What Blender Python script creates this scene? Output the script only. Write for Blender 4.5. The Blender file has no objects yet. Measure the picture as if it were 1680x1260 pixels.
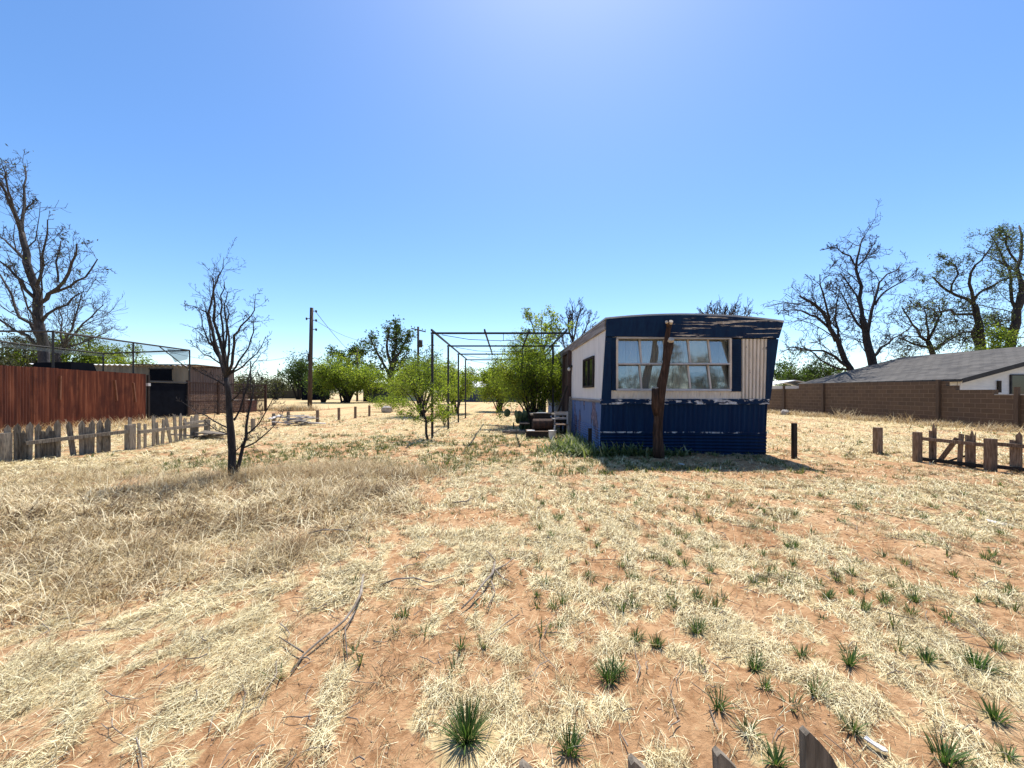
import bpy, math, random
import numpy as np
from mathutils import Vector, Matrix

random.seed(7)
RS = np.random.RandomState(11)
scene = bpy.context.scene
COL = scene.collection

# ------------------------------------------------------------------ camera maths (eye 1.5 m above the soil, looking level along +Y)
EYE, FPX, CX, HY = 1.5, 640.0, 840.0, 644.0
def W(px, py, d):
    return Vector(((px - CX) / FPX * d, d, EYE + (HY - py) / FPX * d))
def G(px, py):
    d = EYE * FPX / (py - HY)
    return Vector(((px - CX) / FPX * d, d, 0.0))

# ------------------------------------------------------------------ noise
def _hash(ix, iy, seed):
    h = (ix.astype(np.int64) * 374761393 + iy.astype(np.int64) * 668265263 + seed * 1442695041) & 0xFFFFFFFF
    h = ((h ^ (h >> 13)) * 1274126177) & 0xFFFFFFFF
    h = h ^ (h >> 16)
    return (h & 0xFFFF) / 65535.0
def vnoise(x, y, seed=0):
    ix = np.floor(x); iy = np.floor(y); fx = x - ix; fy = y - iy
    fx = fx * fx * (3 - 2 * fx); fy = fy * fy * (3 - 2 * fy)
    a = _hash(ix, iy, seed); b = _hash(ix + 1, iy, seed); c = _hash(ix, iy + 1, seed); d = _hash(ix + 1, iy + 1, seed)
    return (a * (1 - fx) + b * fx) * (1 - fy) + (c * (1 - fx) + d * fx) * fy
def fbm(x, y, seed=0, o=4):
    s = 0; a = .5; t = 0
    for i in range(o):
        s = s + a * vnoise(x * 2 ** i, y * 2 ** i, seed + i * 17); t += a; a *= .5
    return s / t
def sst(a, b, x):
    t = np.clip((x - a) / (b - a), 0, 1); return t * t * (3 - 2 * t)
def ell(x, y, cx, cy, rx, ry):
    return np.clip(1.25 - ((x - cx) / rx) ** 2 - ((y - cy) / ry) ** 2, 0, 1)

def gh(x, y):
    x = np.asarray(x, float); y = np.asarray(y, float)
    f = 1 - sst(12, 26, np.hypot(x, y))
    return (fbm(x * 1.1, y * 1.1, 3, 3) - .5) * .09 * f + (fbm(x * 5, y * 5, 5, 2) - .5) * .042 * f - .004
def tallmask(x, y):
    # stand of tall dead grass on the left
    x = np.asarray(x, float); y = np.asarray(y, float)
    n1 = fbm(x * .9, y * .9, 21, 3) - .5; n2 = fbm(x * 2.4, y * 2.4, 23, 3)
    lo = np.interp(x, [-9, -3.4, -2.5, -1.6, -1.2], [2.0, 2.2, 2.75, 3.15, 3.6]) + .9 * n1
    hi = np.interp(x, [-11, -8, -4, -2, -.8], [5.4, 5.9, 6.9, 7.3, 7.0]) + 1.2 * n1
    rt = np.interp(y, [2, 4, 6.6, 7.4], [-1.3, -1.15, -1.5, -.9]) + 1.2 * n1
    m = sst(0, .5, y - lo) * sst(0, .9, hi - y) * sst(0, .7, rt - x)
    return m * (.5 + .5 * sst(.32, .58, n2))
def litter(x, y):
    x = np.asarray(x, float); y = np.asarray(y, float)
    wx = x + .5 * (fbm(x * .8, y * .8, 31, 2) - .5); wy = y + .7 * (fbm(x * .8, y * .8, 37, 2) - .5)
    ang = wx + .2 * wy
    n = .42 * fbm(ang * 3.6, wy * 2.0, 41, 4) + .40 * fbm(wx * 9.5, wy * 7.0, 43, 3) + .18 * fbm(x * .55, y * .5, 45, 2)
    m = sst(.478, .562, n - .014 * sst(-.5, 1.5, x) + .02 * sst(-.5, -3, x) * sst(5, 3, y))
    far = sst(7, 13, y)
    m = m * (1 - far) + far * sst(.42, .54, n)
    bare = ell(x, y, -.55, 4.7, .85, .55)
    bare = np.maximum(bare, 1.0 * ell(x, y, 5.2, 7.6, 4.6, .85))
    bare = np.maximum(np.maximum(bare, .6 * ell(x, y, .2, 11.3, 2.6, 1.3)), ell(x, y, 4.3, 9.0, 2.7, .9))
    m = m * (1 - .92 * bare)
    add = np.maximum(.85 * ell(x, y, 4.6, 5.9, 5.0, .75), .8 * ell(x, y, -8.0, 8.0, 4.5, 1.6))
    add = np.maximum(add, .7 * ell(x, y, 12, 13, 6, 5))
    m = np.maximum(m, add * sst(.40, .5, n))
    return np.clip(m, 0, 1)

# ------------------------------------------------------------------ objects
ORG = {}
def thing(name, label, cat, loc, group=None):
    o = bpy.data.objects.new(name, None); COL.objects.link(o)
    o.location = loc; o.empty_display_size = .2
    o['label'] = label; o['category'] = cat
    if group: o['group'] = group
    ORG[o.name] = Vector(loc)
    return o
def tag(o, label, cat, group=None):
    o['label'] = label; o['category'] = cat
    if group: o['group'] = group
    return o
def link(name, me, mat, parent=None, smooth=False):
    o = bpy.data.objects.new(name, me); COL.objects.link(o)
    if mat is not None: me.materials.append(mat)
    org = Vector((0, 0, 0))
    if parent is not None:
        org = ORG[parent.name]; o.parent = parent
        me.transform(Matrix.Translation(-org))
    ORG[o.name] = org
    if smooth: me.polygons.foreach_set('use_smooth', [True] * len(me.polygons))
    return o
def part(name, mb, mat, parent, smooth=False):
    return mb.build(name, mat, parent, smooth)
def arrays_mesh(name, V, Q, tint=None):
    V = np.asarray(V, np.float32).reshape(-1, 3); Q = np.asarray(Q, np.int32)
    me = bpy.data.meshes.new(name)
    k = Q.shape[1]
    me.vertices.add(len(V)); me.vertices.foreach_set('co', V.ravel())
    me.loops.add(Q.size); me.loops.foreach_set('vertex_index', Q.ravel())
    me.polygons.add(len(Q)); me.polygons.foreach_set('loop_start', np.arange(0, Q.size, k, dtype=np.int32))
    if tint is not None:
        a = me.attributes.new('tint', 'FLOAT', 'POINT'); a.data.foreach_set('value', np.asarray(tint, np.float32))
    me.update(calc_edges=True)
    return me

class MB:
    def __init__(s): s.v = []; s.f = []
    def hexa(s, p):           # 0-3 bottom ccw, 4-7 top ccw
        n = len(s.v); s.v += [tuple(q) for q in p]
        for f in ((3, 2, 1, 0), (4, 5, 6, 7), (0, 1, 5, 4), (1, 2, 6, 5), (2, 3, 7, 6), (3, 0, 4, 7)):
            s.f.append(tuple(n + i for i in f))
        return s
    def box(s, c, sz, rz=0, rx=0, ry=0):
        M = Matrix.Translation(c) @ Matrix.Rotation(rz, 4, 'Z') @ Matrix.Rotation(ry, 4, 'Y') @ Matrix.Rotation(rx, 4, 'X')
        x, y, z = sz[0] / 2, sz[1] / 2, sz[2] / 2
        return s.hexa([M @ Vector(q) for q in ((-x, -y, -z), (x, -y, -z), (x, y, -z), (-x, y, -z), (-x, -y, z), (x, -y, z), (x, y, z), (-x, y, z))])
    def slab(s, a, b, c, d, t):  # quad ccw seen from outside, thickness t outwards
        a, b, c, d = map(Vector, (a, b, c, d)); n = (b - a).cross(d - a).normalized() * t
        return s.hexa([a, b, c, d, a + n, b + n, c + n, d + n])
    def beam(s, p, q, w, h, up=(0, 0, 1)):
        p = Vector(p); q = Vector(q); t = (q - p).normalized(); up = Vector(up)
        if abs(t.dot(up)) > .98: up = Vector((0, 1, 0))
        sd = t.cross(up).normalized(); u = sd.cross(t).normalized(); sd *= w / 2; u *= h / 2
        return s.hexa([p - sd - u, p + sd - u, p + sd + u, p - sd + u, q - sd - u, q + sd - u, q + sd + u, q - sd + u])
    def tube(s, pts, rad, sides=6, cap=True, rough=0.0):
        pts = [Vector(p) for p in pts]; n0 = len(s.v); m = len(pts)
        ref = Vector((.31, .87, .38))
        for i in range(m):
            t = (pts[min(i + 1, m - 1)] - pts[max(i - 1, 0)]).normalized()
            if abs(t.dot(ref)) > .95: ref = Vector((1, .1, .1)).normalized()
            a = t.cross(ref).normalized(); b = t.cross(a); r = rad[i]
            for k in range(sides):
                an = 2 * math.pi * k / sides
                rr = r * (1 + rough * (random.random() - .5))
                s.v.append(tuple(pts[i] + (a * math.cos(an) + b * math.sin(an)) * rr))
        for i in range(m - 1):
            for k in range(sides):
                k2 = (k + 1) % sides
                s.f.append((n0 + i * sides + k, n0 + i * sides + k2, n0 + (i + 1) * sides + k2, n0 + (i + 1) * sides + k))
        if cap:
            s.f.append(tuple(n0 + k for k in range(sides))[::-1]); s.f.append(tuple(n0 + (m - 1) * sides + k for k in range(sides)))
        return s
    def corr(s, p00, p10, p11, p01, n, amp, across=True, sub=4, thick=0.0, prof='sin'):
        # ribbed sheet on a patch; ribs are crossed while walking p00 -> p10 (across) or p00 -> p01
        p00, p10, p11, p01 = map(Vector, (p00, p10, p11, p01)); nr = (p10 - p00).cross(p01 - p00).normalized()
        N = n * sub; n0 = len(s.v)
        for i in range(N + 1):
            u = i / N; ph = (i % sub) / sub
            o = amp * (math.sin(2 * math.pi * ph) if prof == 'sin' else (1 if .2 < ph < .9 else -1))
            a, b = (p00.lerp(p10, u), p01.lerp(p11, u)) if across else (p00.lerp(p01, u), p10.lerp(p11, u))
            s.v.append(tuple(a + nr * o)); s.v.append(tuple(b + nr * o))
        for i in range(N):
            q = (n0 + 2 * i, n0 + 2 * i + 2, n0 + 2 * i + 3, n0 + 2 * i + 1)
            s.f.append(q if across else q[::-1])
        return s
    def poly(s, pts, off):      # extruded outline
        n = len(pts); n0 = len(s.v); off = Vector(off)
        s.v += [tuple(Vector(p)) for p in pts] + [tuple(Vector(p) + off) for p in pts]
        s.f.append(tuple(n0 + i for i in range(n))[::-1]); s.f.append(tuple(n0 + n + i for i in range(n)))
        for i in range(n):
            j = (i + 1) % n; s.f.append((n0 + i, n0 + j, n0 + n + j, n0 + n + i))
        return s
    def blob(s, c, r, seg=10, ring=6, noise=0.0, M=None):
        n0 = len(s.v); c = Vector(c)
        for j in range(ring + 1):
            th = math.pi * j / ring
            for k in range(seg):
                ph = 2 * math.pi * k / seg
                q = Vector((math.sin(th) * math.cos(ph) * r[0], math.sin(th) * math.sin(ph) * r[1], math.cos(th) * r[2])) * (1 + noise * (random.random() - .5))
                if M is not None: q = M @ q
                s.v.append(tuple(c + q))
        for j in range(ring):
            for k in range(seg):
                k2 = (k + 1) % seg
                s.f.append((n0 + j * seg + k, n0 + (j + 1) * seg + k, n0 + (j + 1) * seg + k2, n0 + j * seg + k2))
        return s
    def build(s, name, mat, parent=None, smooth=False):
        me = bpy.data.meshes.new(name); me.from_pydata(s.v, [], s.f); me.update()
        return link(name, me, mat, parent, smooth)

# ------------------------------------------------------------------ materials
def newmat(name):
    m = bpy.data.materials.new(name); m.use_nodes = True; nt = m.node_tree
    return m, nt, nt.nodes['Principled BSDF'], nt.nodes['Material Output']
def ramp(nt, stops, fac):
    r = nt.nodes.new('ShaderNodeValToRGB'); e = r.color_ramp.elements
    while len(e) < len(stops): e.new(.5)
    for el, (p, c) in zip(e, stops): el.position = p; el.color = (*c, 1)
    nt.links.new(fac, r.inputs[0]); return r.outputs[0]
def tex(nt, scale, stretch=(1, 1, 1), detail=6, rough=.6, kind='noise', dist=0.0):
    tc = nt.nodes.new('ShaderNodeTexCoord'); mp = nt.nodes.new('ShaderNodeMapping')
    mp.inputs['Scale'].default_value = stretch; nt.links.new(tc.outputs['Object'], mp.inputs[0])
    n = nt.nodes.new('ShaderNodeTexNoise'); n.inputs['Scale'].default_value = scale
    n.inputs['Detail'].default_value = detail; n.inputs['Roughness'].default_value = rough; n.inputs['Distortion'].default_value = dist
    nt.links.new(mp.outputs[0], n.inputs['Vector']); return n.outputs['Fac']
def bump(nt, h, bsdf, strength=.4, dist=.01):
    b = nt.nodes.new('ShaderNodeBump'); b.inputs['Strength'].default_value = strength; b.inputs['Distance'].default_value = dist
    nt.links.new(h, b.inputs['Height']); nt.links.new(b.outputs[0], bsdf.inputs['Normal'])
def mixc(nt, fac, a, b):
    m = nt.nodes.new('ShaderNodeMix'); m.data_type = 'RGBA'
    for sock, v in ((m.inputs[0], fac), (m.inputs[6], a), (m.inputs[7], b)):
        if isinstance(v, (tuple, list)): sock.default_value = (*v, 1) if len(v) == 3 else v
        elif isinstance(v, (int, float)): sock.default_value = v
        else: nt.links.new(v, sock)
    return m.outputs[2]
def nmat(name, stops, scale=6, stretch=(1, 1, 1), rough=.8, bmp=.4, bd=.01, metal=0, spec=.3, obj_rand=0, detail=6):
    m, nt, b, o = newmat(name)
    f = tex(nt, scale, stretch, detail)
    n = len(stops); c = ramp(nt, [(.28 + .44 * i / max(1, n - 1), s) for i, s in enumerate(stops)], f)
    if obj_rand:
        oi = nt.nodes.new('ShaderNodeObjectInfo'); hs = nt.nodes.new('ShaderNodeHueSaturation'); mr = nt.nodes.new('ShaderNodeMapRange')
        mr.inputs[3].default_value = 1 - obj_rand; mr.inputs[4].default_value = 1 + obj_rand
        nt.links.new(oi.outputs['Random'], mr.inputs[0]); nt.links.new(mr.outputs[0], hs.inputs['Value']); nt.links.new(c, hs.inputs['Color']); c = hs.outputs[0]
    nt.links.new(c, b.inputs['Base Color']); b.inputs['Roughness'].default_value = rough; b.inputs['Metallic'].default_value = metal
    b.inputs['Specular IOR Level'].default_value = spec
    if bmp: bump(nt, f, b, bmp, bd)
    return m
def leafmat(name, stops, trans=.5, rough=.6, tcol=None):
    m, nt, b, o = newmat(name)
    at = nt.nodes.new('ShaderNodeAttribute'); at.attribute_name = 'tint'
    n = len(stops); c = ramp(nt, [(i / max(1, n - 1), s) for i, s in enumerate(stops)], at.outputs['Fac'])
    nt.links.new(c, b.inputs['Base Color']); b.inputs['Roughness'].default_value = rough; b.inputs['Specular IOR Level'].default_value = .25
    tr = nt.nodes.new('ShaderNodeBsdfTranslucent')
    g = nt.nodes.new('ShaderNodeMix'); g.data_type = 'RGBA'; g.blend_type = 'MULTIPLY'; g.inputs[0].default_value = 1
    nt.links.new(c, g.inputs[6]); g.inputs[7].default_value = (*(tcol or (1.3, 1.4, .7)), 1)
    nt.links.new(g.outputs[2], tr.inputs[0])
    mx = nt.nodes.new('ShaderNodeMixShader'); mx.inputs[0].default_value = trans
    nt.links.new(b.outputs[0], mx.inputs[1]); nt.links.new(tr.outputs[0], mx.inputs[2]); nt.links.new(mx.outputs[0], o.inputs[0])
    return m

M = {}
M['old_wood'] = nmat('weathered_wood', [(.065, .053, .04), (.20, .165, .125), (.33, .28, .215)], 9, (6, 6, .7), .9, .6, .006, obj_rand=.25)
M['brown_wood'] = nmat('brown_wood', [(.06, .038, .024), (.18, .12, .08), (.30, .215, .15)], 9, (6, 6, .7), .9, .6, .006, obj_rand=.2)
M['dark_wood'] = nmat('dark_wood', [(.012, .009, .008), (.03, .022, .018), (.05, .04, .03)], 9, (6, 6, .7), .85, .5, .006)
M['pole_wood'] = nmat('pole_wood', [(.03, .02, .015), (.07, .05, .035), (.11, .08, .06)], 5, (6, 6, .4), .9, .5, .01)
M['bark_grey'] = nmat('grey_bark', [(.02, .017, .016), (.052, .045, .043), (.10, .09, .082)], 4, (3, 3, .6), .95, .8, .03)
M['bark_dark'] = nmat('dark_bark', [(.012, .010, .010), (.035, .029, .027), (.065, .055, .05)], 6, (3, 3, .6), .95, .8, .02)
M['bark_log'] = nmat('log_bark', [(.012, .006, .004), (.05, .026, .016), (.12, .065, .04)], 5, (4, 4, .6), .95, 1, .03)
M['cut_wood'] = nmat('cut_wood', [(.42, .33, .24), (.6, .5, .38)], 12, (1, 1, 1), .8, .2)
M['black_steel'] = nmat('black_steel', [(.008, .008, .009), (.02, .018, .018), (.035, .025, .02)], 8, (1, 1, 1), .55, .1, metal=0, spec=.4)
M['wire'] = nmat('wire', [(.03, .03, .03), (.05, .05, .05)], 3, rough=.6, bmp=0)
M['rust_iron'] = nmat('rusty_iron', [(.02, .011, .008), (.05, .026, .018), (.09, .045, .03)], 10, rough=.85, bmp=.3)
M['scroll'] = nmat('bright_gap_scrollwork', [(.06, .035, .025), (.22, .14, .10), (.45, .34, .26)], 14, rough=.85, bmp=.2)  # pale tones paint in the sunlit background showing through the scroll openings
M['tan_metal'] = nmat('tan_shed_metal', [(.17, .14, .10), (.23, .19, .14), (.28, .24, .18)], 1.5, (1, 1, .3), .6, .1)
M['brown_metal'] = nmat('brown_shed_wall', [(.10, .065, .05), (.16, .11, .085), (.21, .15, .12)], 2, (4, 4, .3), .75, .2)
M['roof_white'] = nmat('white_roof_metal', [(.62, .63, .64), (.75, .75, .75)], 2, rough=.45, bmp=.05)
M['dark_void'] = nmat('dark_screen', [(.005, .006, .009), (.009, .011, .016)], 3, rough=1, bmp=0, spec=.03)
M['roof_metal'] = nmat('mobile_home_roof', [(.30, .29, .28), (.5, .49, .47)], 1.4, rough=.5, bmp=.1)
M['eave'] = nmat('stained_eave', [(.11, .085, .075), (.24, .20, .18), (.40, .36, .33)], 3, (1, .25, 4), .8, .3)
M['door'] = nmat('brown_door', [(.035, .02, .016), (.06, .036, .03), (.09, .055, .045)], 4, (3, 3, .5), .75, .3)
M['alu'] = nmat('aluminium_frame', [(.42, .38, .36), (.58, .54, .51)], 5, rough=.5, bmp=.05, metal=.2)
M['curtain'] = nmat('pale_curtain', [(.55, .54, .52), (.78, .77, .74)], 2, (1, 1, .4), .9, .1)
M['interior'] = nmat('room_wall', [(.10, .085, .07), (.14, .12, .1)], 2, rough=.9, bmp=0)
M['white_plastic'] = nmat('white_paint', [(.45, .43, .4), (.68, .66, .63)], 5, rough=.6, bmp=.1)
M['siding'] = nmat('white_siding', [(.55, .56, .58), (.7, .7, .7)], 2, (1, 1, 3), .7, .1)
M['fascia'] = nmat('black_fascia', [(.012, .012, .014), (.03, .03, .034)], 3, rough=.6, bmp=0)
M['dusty_blue'] = nmat('blue_grey_wall', [(.035, .045, .075), (.055, .07, .11)], 2, rough=.7, bmp=.1)
M['stone'] = nmat('pale_stone', [(.25, .22, .19), (.45, .41, .36)], 6, rough=.9, bmp=.6, bd=.03)
M['net'] = None
M['clod'] = nmat('soil_crumb', [(.24, .13, .07), (.40, .24, .13), (.5, .36, .23)], 4, rough=1, bmp=0)
M['cactus'] = nmat('cactus_skin', [(.05, .075, .03), (.10, .13, .05)], 8, rough=.6, bmp=.3)
M['scrap'] = nmat('bleached_scrap_wood', [(.25, .21, .18), (.45, .41, .37), (.62, .59, .55)], 6, (1, 3, 3), .9, .3, obj_rand=.3)
M['twig'] = nmat('grey_twig', [(.08, .065, .05), (.20, .165, .13), (.36, .31, .26)], 9, rough=.9, bmp=.3)

def paint_mat(name, base, base2, peel, thr, scale, stretch, streak=(8, 8, .4), zrange=None, xgrad=None, dirt=.5):
    m, nt, b, o = newmat(name)
    v = tex(nt, 1.6, streak); c = mixc(nt, ramp(nt, [(.3, (0, 0, 0)), (.7, (1, 1, 1))], v), base, base2)
    d = tex(nt, 3, (5, 5, .25), 4); c = mixc(nt, ramp(nt, [(.52, (0, 0, 0)), (.78, (dirt,) * 3)], d), c, tuple(x * .55 for x in base2))
    p = tex(nt, scale, stretch, 9, .68)
    src = p
    if xgrad:      # paint has come off more toward one end
        tc = nt.nodes.new('ShaderNodeTexCoord'); sp = nt.nodes.new('ShaderNodeSeparateXYZ'); nt.links.new(tc.outputs['Object'], sp.inputs[0])
        mr = nt.nodes.new('ShaderNodeMapRange'); mr.inputs[1].default_value, mr.inputs[2].default_value, mr.inputs[3].default_value, mr.inputs[4].default_value = xgrad
        nt.links.new(sp.outputs[0], mr.inputs[0])
        ad = nt.nodes.new('ShaderNodeMath'); nt.links.new(p, ad.inputs[0]); nt.links.new(mr.outputs[0], ad.inputs[1]); src = ad.outputs[0]
    k = ramp(nt, [(thr, (0, 0, 0)), (thr + .012, (1, 1, 1))], src)
    pc = ramp(nt, [(.35, tuple(x * .45 for x in peel)), (.6, peel)], tex(nt, 9, (1, 1, 1)))
    edge = ramp(nt, [(thr - .03, (0, 0, 0)), (thr, (1, 1, 1))], src)
    c = mixc(nt, edge, c, (.02, .015, .02)); c = mixc(nt, k, c, pc)
    nt.links.new(c, b.inputs['Base Color']); b.inputs['Roughness'].default_value = .75; b.inputs['Specular IOR Level'].default_value = .14
    bump(nt, src, b, .15, .004)
    return m
BL1, BL2 = (.003, .013, .047), (.006, .029, .077)
M['blue_fascia'] = paint_mat('blue_paint_peeling', BL1, BL2, (.60, .54, .48), .655, 3.2, (.42, 1, 7.5), xgrad=(.8, 2.0, -.1, .10))
M['blue'] = paint_mat('blue_paint', BL1, BL2, (.30, .32, .36), .70, 5, (1, 1, .5))
M['blue_seam'] = paint_mat('blue_seam_paint', BL1, BL2, (.5, .52, .55), .52, 5, (1, 1, 1))
M['blue_belt'] = paint_mat('blue_belt_paint', BL1, BL2, (.62, .62, .64), .535, 3.4, (1, 1, 3))
M['blue_faded'] = paint_mat('faded_blue_side', (.085, .14, .30), (.15, .20, .33), (.22, .17, .22), .57, 2.2, (1, .8, .35), dirt=.5)
M['white_old'] = paint_mat('aged_white_metal', (.76, .71, .67), (.64, .59, .56), (.36, .26, .2), .72, 3, (2, 2, .5), dirt=.45)
M['white_front'] = paint_mat('aged_white_front', (.60, .54, .46), (.68, .64, .6), (.05, .11, .26), .66, 4, (2.5, 2.5, .35), dirt=.6)

def glass_mat(name, fac, tint=(.8, .85, .85)):
    m, nt, b, o = newmat(name); nt.nodes.remove(b)
    g = nt.nodes.new('ShaderNodeBsdfGlossy'); g.inputs['Roughness'].default_value = .045; g.inputs[0].default_value = (.85, .93, 1, 1)
    t = nt.nodes.new('ShaderNodeBsdfTransparent'); t.inputs[0].default_value = (*tint, 1)
    d = nt.nodes.new('ShaderNodeBsdfDiffuse'); d.inputs[0].default_value = (.3, .3, .28, 1)
    dm = nt.nodes.new('ShaderNodeMixShader'); dm.inputs[0].default_value = .2   # dust film
    nt.links.new(t.outputs[0], dm.inputs[1]); nt.links.new(d.outputs[0], dm.inputs[2])
    x = nt.nodes.new('ShaderNodeMixShader'); x.inputs[0].default_value = fac
    nt.links.new(dm.outputs[0], x.inputs[1]); nt.links.new(g.outputs[0], x.inputs[2]); nt.links.new(x.outputs[0], o.inputs[0])
    return m
M['glass'] = glass_mat('window_glass', .17, (.86, .87, .86))
m, nt, b, o = newmat('dark_glass'); b.inputs['Base Color'].default_value = (.02, .022, .022, 1); b.inputs['Roughness'].default_value = .08; M['dark_glass'] = m
def net_mat():
    m, nt, b, o = newmat('shade_net'); b.inputs['Base Color'].default_value = (.02, .035, .045, 1); b.inputs['Roughness'].default_value = .9
    t = nt.nodes.new('ShaderNodeBsdfTransparent'); x = nt.nodes.new('ShaderNodeMixShader'); x.inputs[0].default_value = .36
    nt.links.new(t.outputs[0], x.inputs[1]); nt.links.new(b.outputs[0], x.inputs[2]); nt.links.new(x.outputs[0], o.inputs[0]); return m
M['net'] = net_mat()
def rust_fence_mat():
    m, nt, b, o = newmat('rust_red_sheet')
    v = tex(nt, 2.2, (3, 3, .22), 7); c = ramp(nt, [(.3, (.065, .017, .009)), (.5, (.185, .050, .021)), (.66, (.34, .115, .05)), (.8, (.42, .20, .11))], v)
    z = tex(nt, 1.4, (1, 1, .7), 5); c = mixc(nt, ramp(nt, [(.52, (0, 0, 0)), (.7, (.7, .7, .7))], z), c, (.075, .02, .012))
    oi = nt.nodes.new('ShaderNodeObjectInfo'); hs = nt.nodes.new('ShaderNodeHueSaturation'); mr = nt.nodes.new('ShaderNodeMapRange')
    mr.inputs[3].default_value = .75; mr.inputs[4].default_value = 1.2
    nt.links.new(oi.outputs['Random'], mr.inputs[0]); nt.links.new(mr.outputs[0], hs.inputs['Value']); nt.links.new(c, hs.inputs['Color'])
    nt.links.new(hs.outputs[0], b.inputs['Base Color']); b.inputs['Roughness'].default_value = .8; bump(nt, v, b, .3, .01); return m
M['rust_fence'] = rust_fence_mat()
def block_mat():
    m, nt, b, o = newmat('brown_concrete_block')
    tc = nt.nodes.new('ShaderNodeTexCoord'); sp = nt.nodes.new('ShaderNodeSeparateXYZ'); cb = nt.nodes.new('ShaderNodeCombineXYZ')
    nt.links.new(tc.outputs['Object'], sp.inputs[0]); nt.links.new(sp.outputs[1], cb.inputs[0]); nt.links.new(sp.outputs[2], cb.inputs[1])
    br = nt.nodes.new('ShaderNodeTexBrick'); nt.links.new(cb.outputs[0], br.inputs['Vector'])
    br.inputs['Color1'].default_value = (.128, .078, .044, 1); br.inputs['Color2'].default_value = (.092, .056, .032, 1); br.inputs['Mortar'].default_value = (.185, .122, .076, 1)
    br.inputs['Scale'].default_value = 1; br.inputs['Brick Width'].default_value = .42; br.inputs['Row Height'].default_value = .208; br.inputs['Mortar Size'].default_value = .013; br.inputs['Mortar Smooth'].default_value = .3
    n = tex(nt, 3, (1, 1, 1)); c = mixc(nt, ramp(nt, [(.4, (0, 0, 0)), (.75, (.55, .55, .55))], n), br.outputs[0], (.10, .062, .04))
    nt.links.new(c, b.inputs['Base Color']); b.inputs['Roughness'].default_value = .92; bump(nt, br.outputs['Fac'], b, -.6, .012); return m
M['block'] = block_mat()
M['pillar'] = nmat('brown_pipe_post', [(.07, .045, .03), (.13, .085, .055)], 4, (3, 3, .5), .8, .2)
def shingle_mat():
    m, nt, b, o = newmat('grey_shingle')
    tc = nt.nodes.new('ShaderNodeTexCoord'); sp = nt.nodes.new('ShaderNodeSeparateXYZ'); cb = nt.nodes.new('ShaderNodeCombineXYZ')
    nt.links.new(tc.outputs['Object'], sp.inputs[0]); nt.links.new(sp.outputs[1], cb.inputs[0]); nt.links.new(sp.outputs[0], cb.inputs[1])
    br = nt.nodes.new('ShaderNodeTexBrick'); nt.links.new(cb.outputs[0], br.inputs['Vector'])
    br.inputs['Color1'].default_value = (.075, .072, .070, 1); br.inputs['Color2'].default_value = (.125, .118, .11, 1); br.inputs['Mortar'].default_value = (.04, .038, .037, 1)
    br.inputs['Scale'].default_value = 1; br.inputs['Brick Width'].default_value = .7; br.inputs['Row Height'].default_value = .42; br.inputs['Mortar Size'].default_value = .03
    n = tex(nt, 1.2); c = mixc(nt, ramp(nt, [(.35, (0, 0, 0)), (.7, (.5, .5, .5))], n), br.outputs[0], (.15, .138, .122))
    nt.links.new(c, b.inputs['Base Color']); b.inputs['Roughness'].default_value = 1; b.inputs['Specular IOR Level'].default_value = .05; bump(nt, br.outputs['Fac'], b, -.4, .02); return m
M['shingle'] = shingle_mat()
M['straw'] = leafmat('dry_straw', [(.09, .05, .022), (.34, .24, .11), (.63, .51, .27), (.78, .69, .41), (.86, .80, .55)], .14, .6, (1.1, 1.05, .85))
M['tallgrass'] = leafmat('dead_tall_grass', [(.085, .053, .025), (.28, .195, .095), (.54, .42, .235), (.82, .72, .47)], .2, .65, (1.1, 1.0, .85))
M['green'] = leafmat('green_tuft', [(.028, .06, .018), (.06, .115, .028), (.11, .18, .05), (.22, .20, .10)], .3)
M['iris'] = leafmat('green_iris_leaf', [(.035, .06, .018), (.09, .125, .04), (.19, .22, .10), (.36, .36, .22)], .35)
M['weed'] = leafmat('green_weed', [(.06, .075, .03), (.10, .12, .04), (.16, .17, .06), (.30, .26, .13)], .3)
M['mesq'] = leafmat('mesquite_leaf', [(.05, .08, .018), (.12, .175, .032), (.19, .255, .045), (.31, .35, .085)], .62, .6, (1.55, 1.5, .6))
M['darkleaf'] = leafmat('tree_leaf', [(.02, .04, .015), (.045, .075, .022), (.075, .11, .03), (.11, .14, .04)], .45, .6, (1.3, 1.5, .6))
M['budleaf'] = leafmat('budding_leaf', [(.03, .045, .02), (.06, .085, .03), (.11, .14, .045), (.18, .2, .06)], .4)
M['scrub'] = leafmat('olive_scrub', [(.03, .035, .02), (.055, .062, .03), (.085, .09, .04), (.12, .115, .06)], .3)
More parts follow.
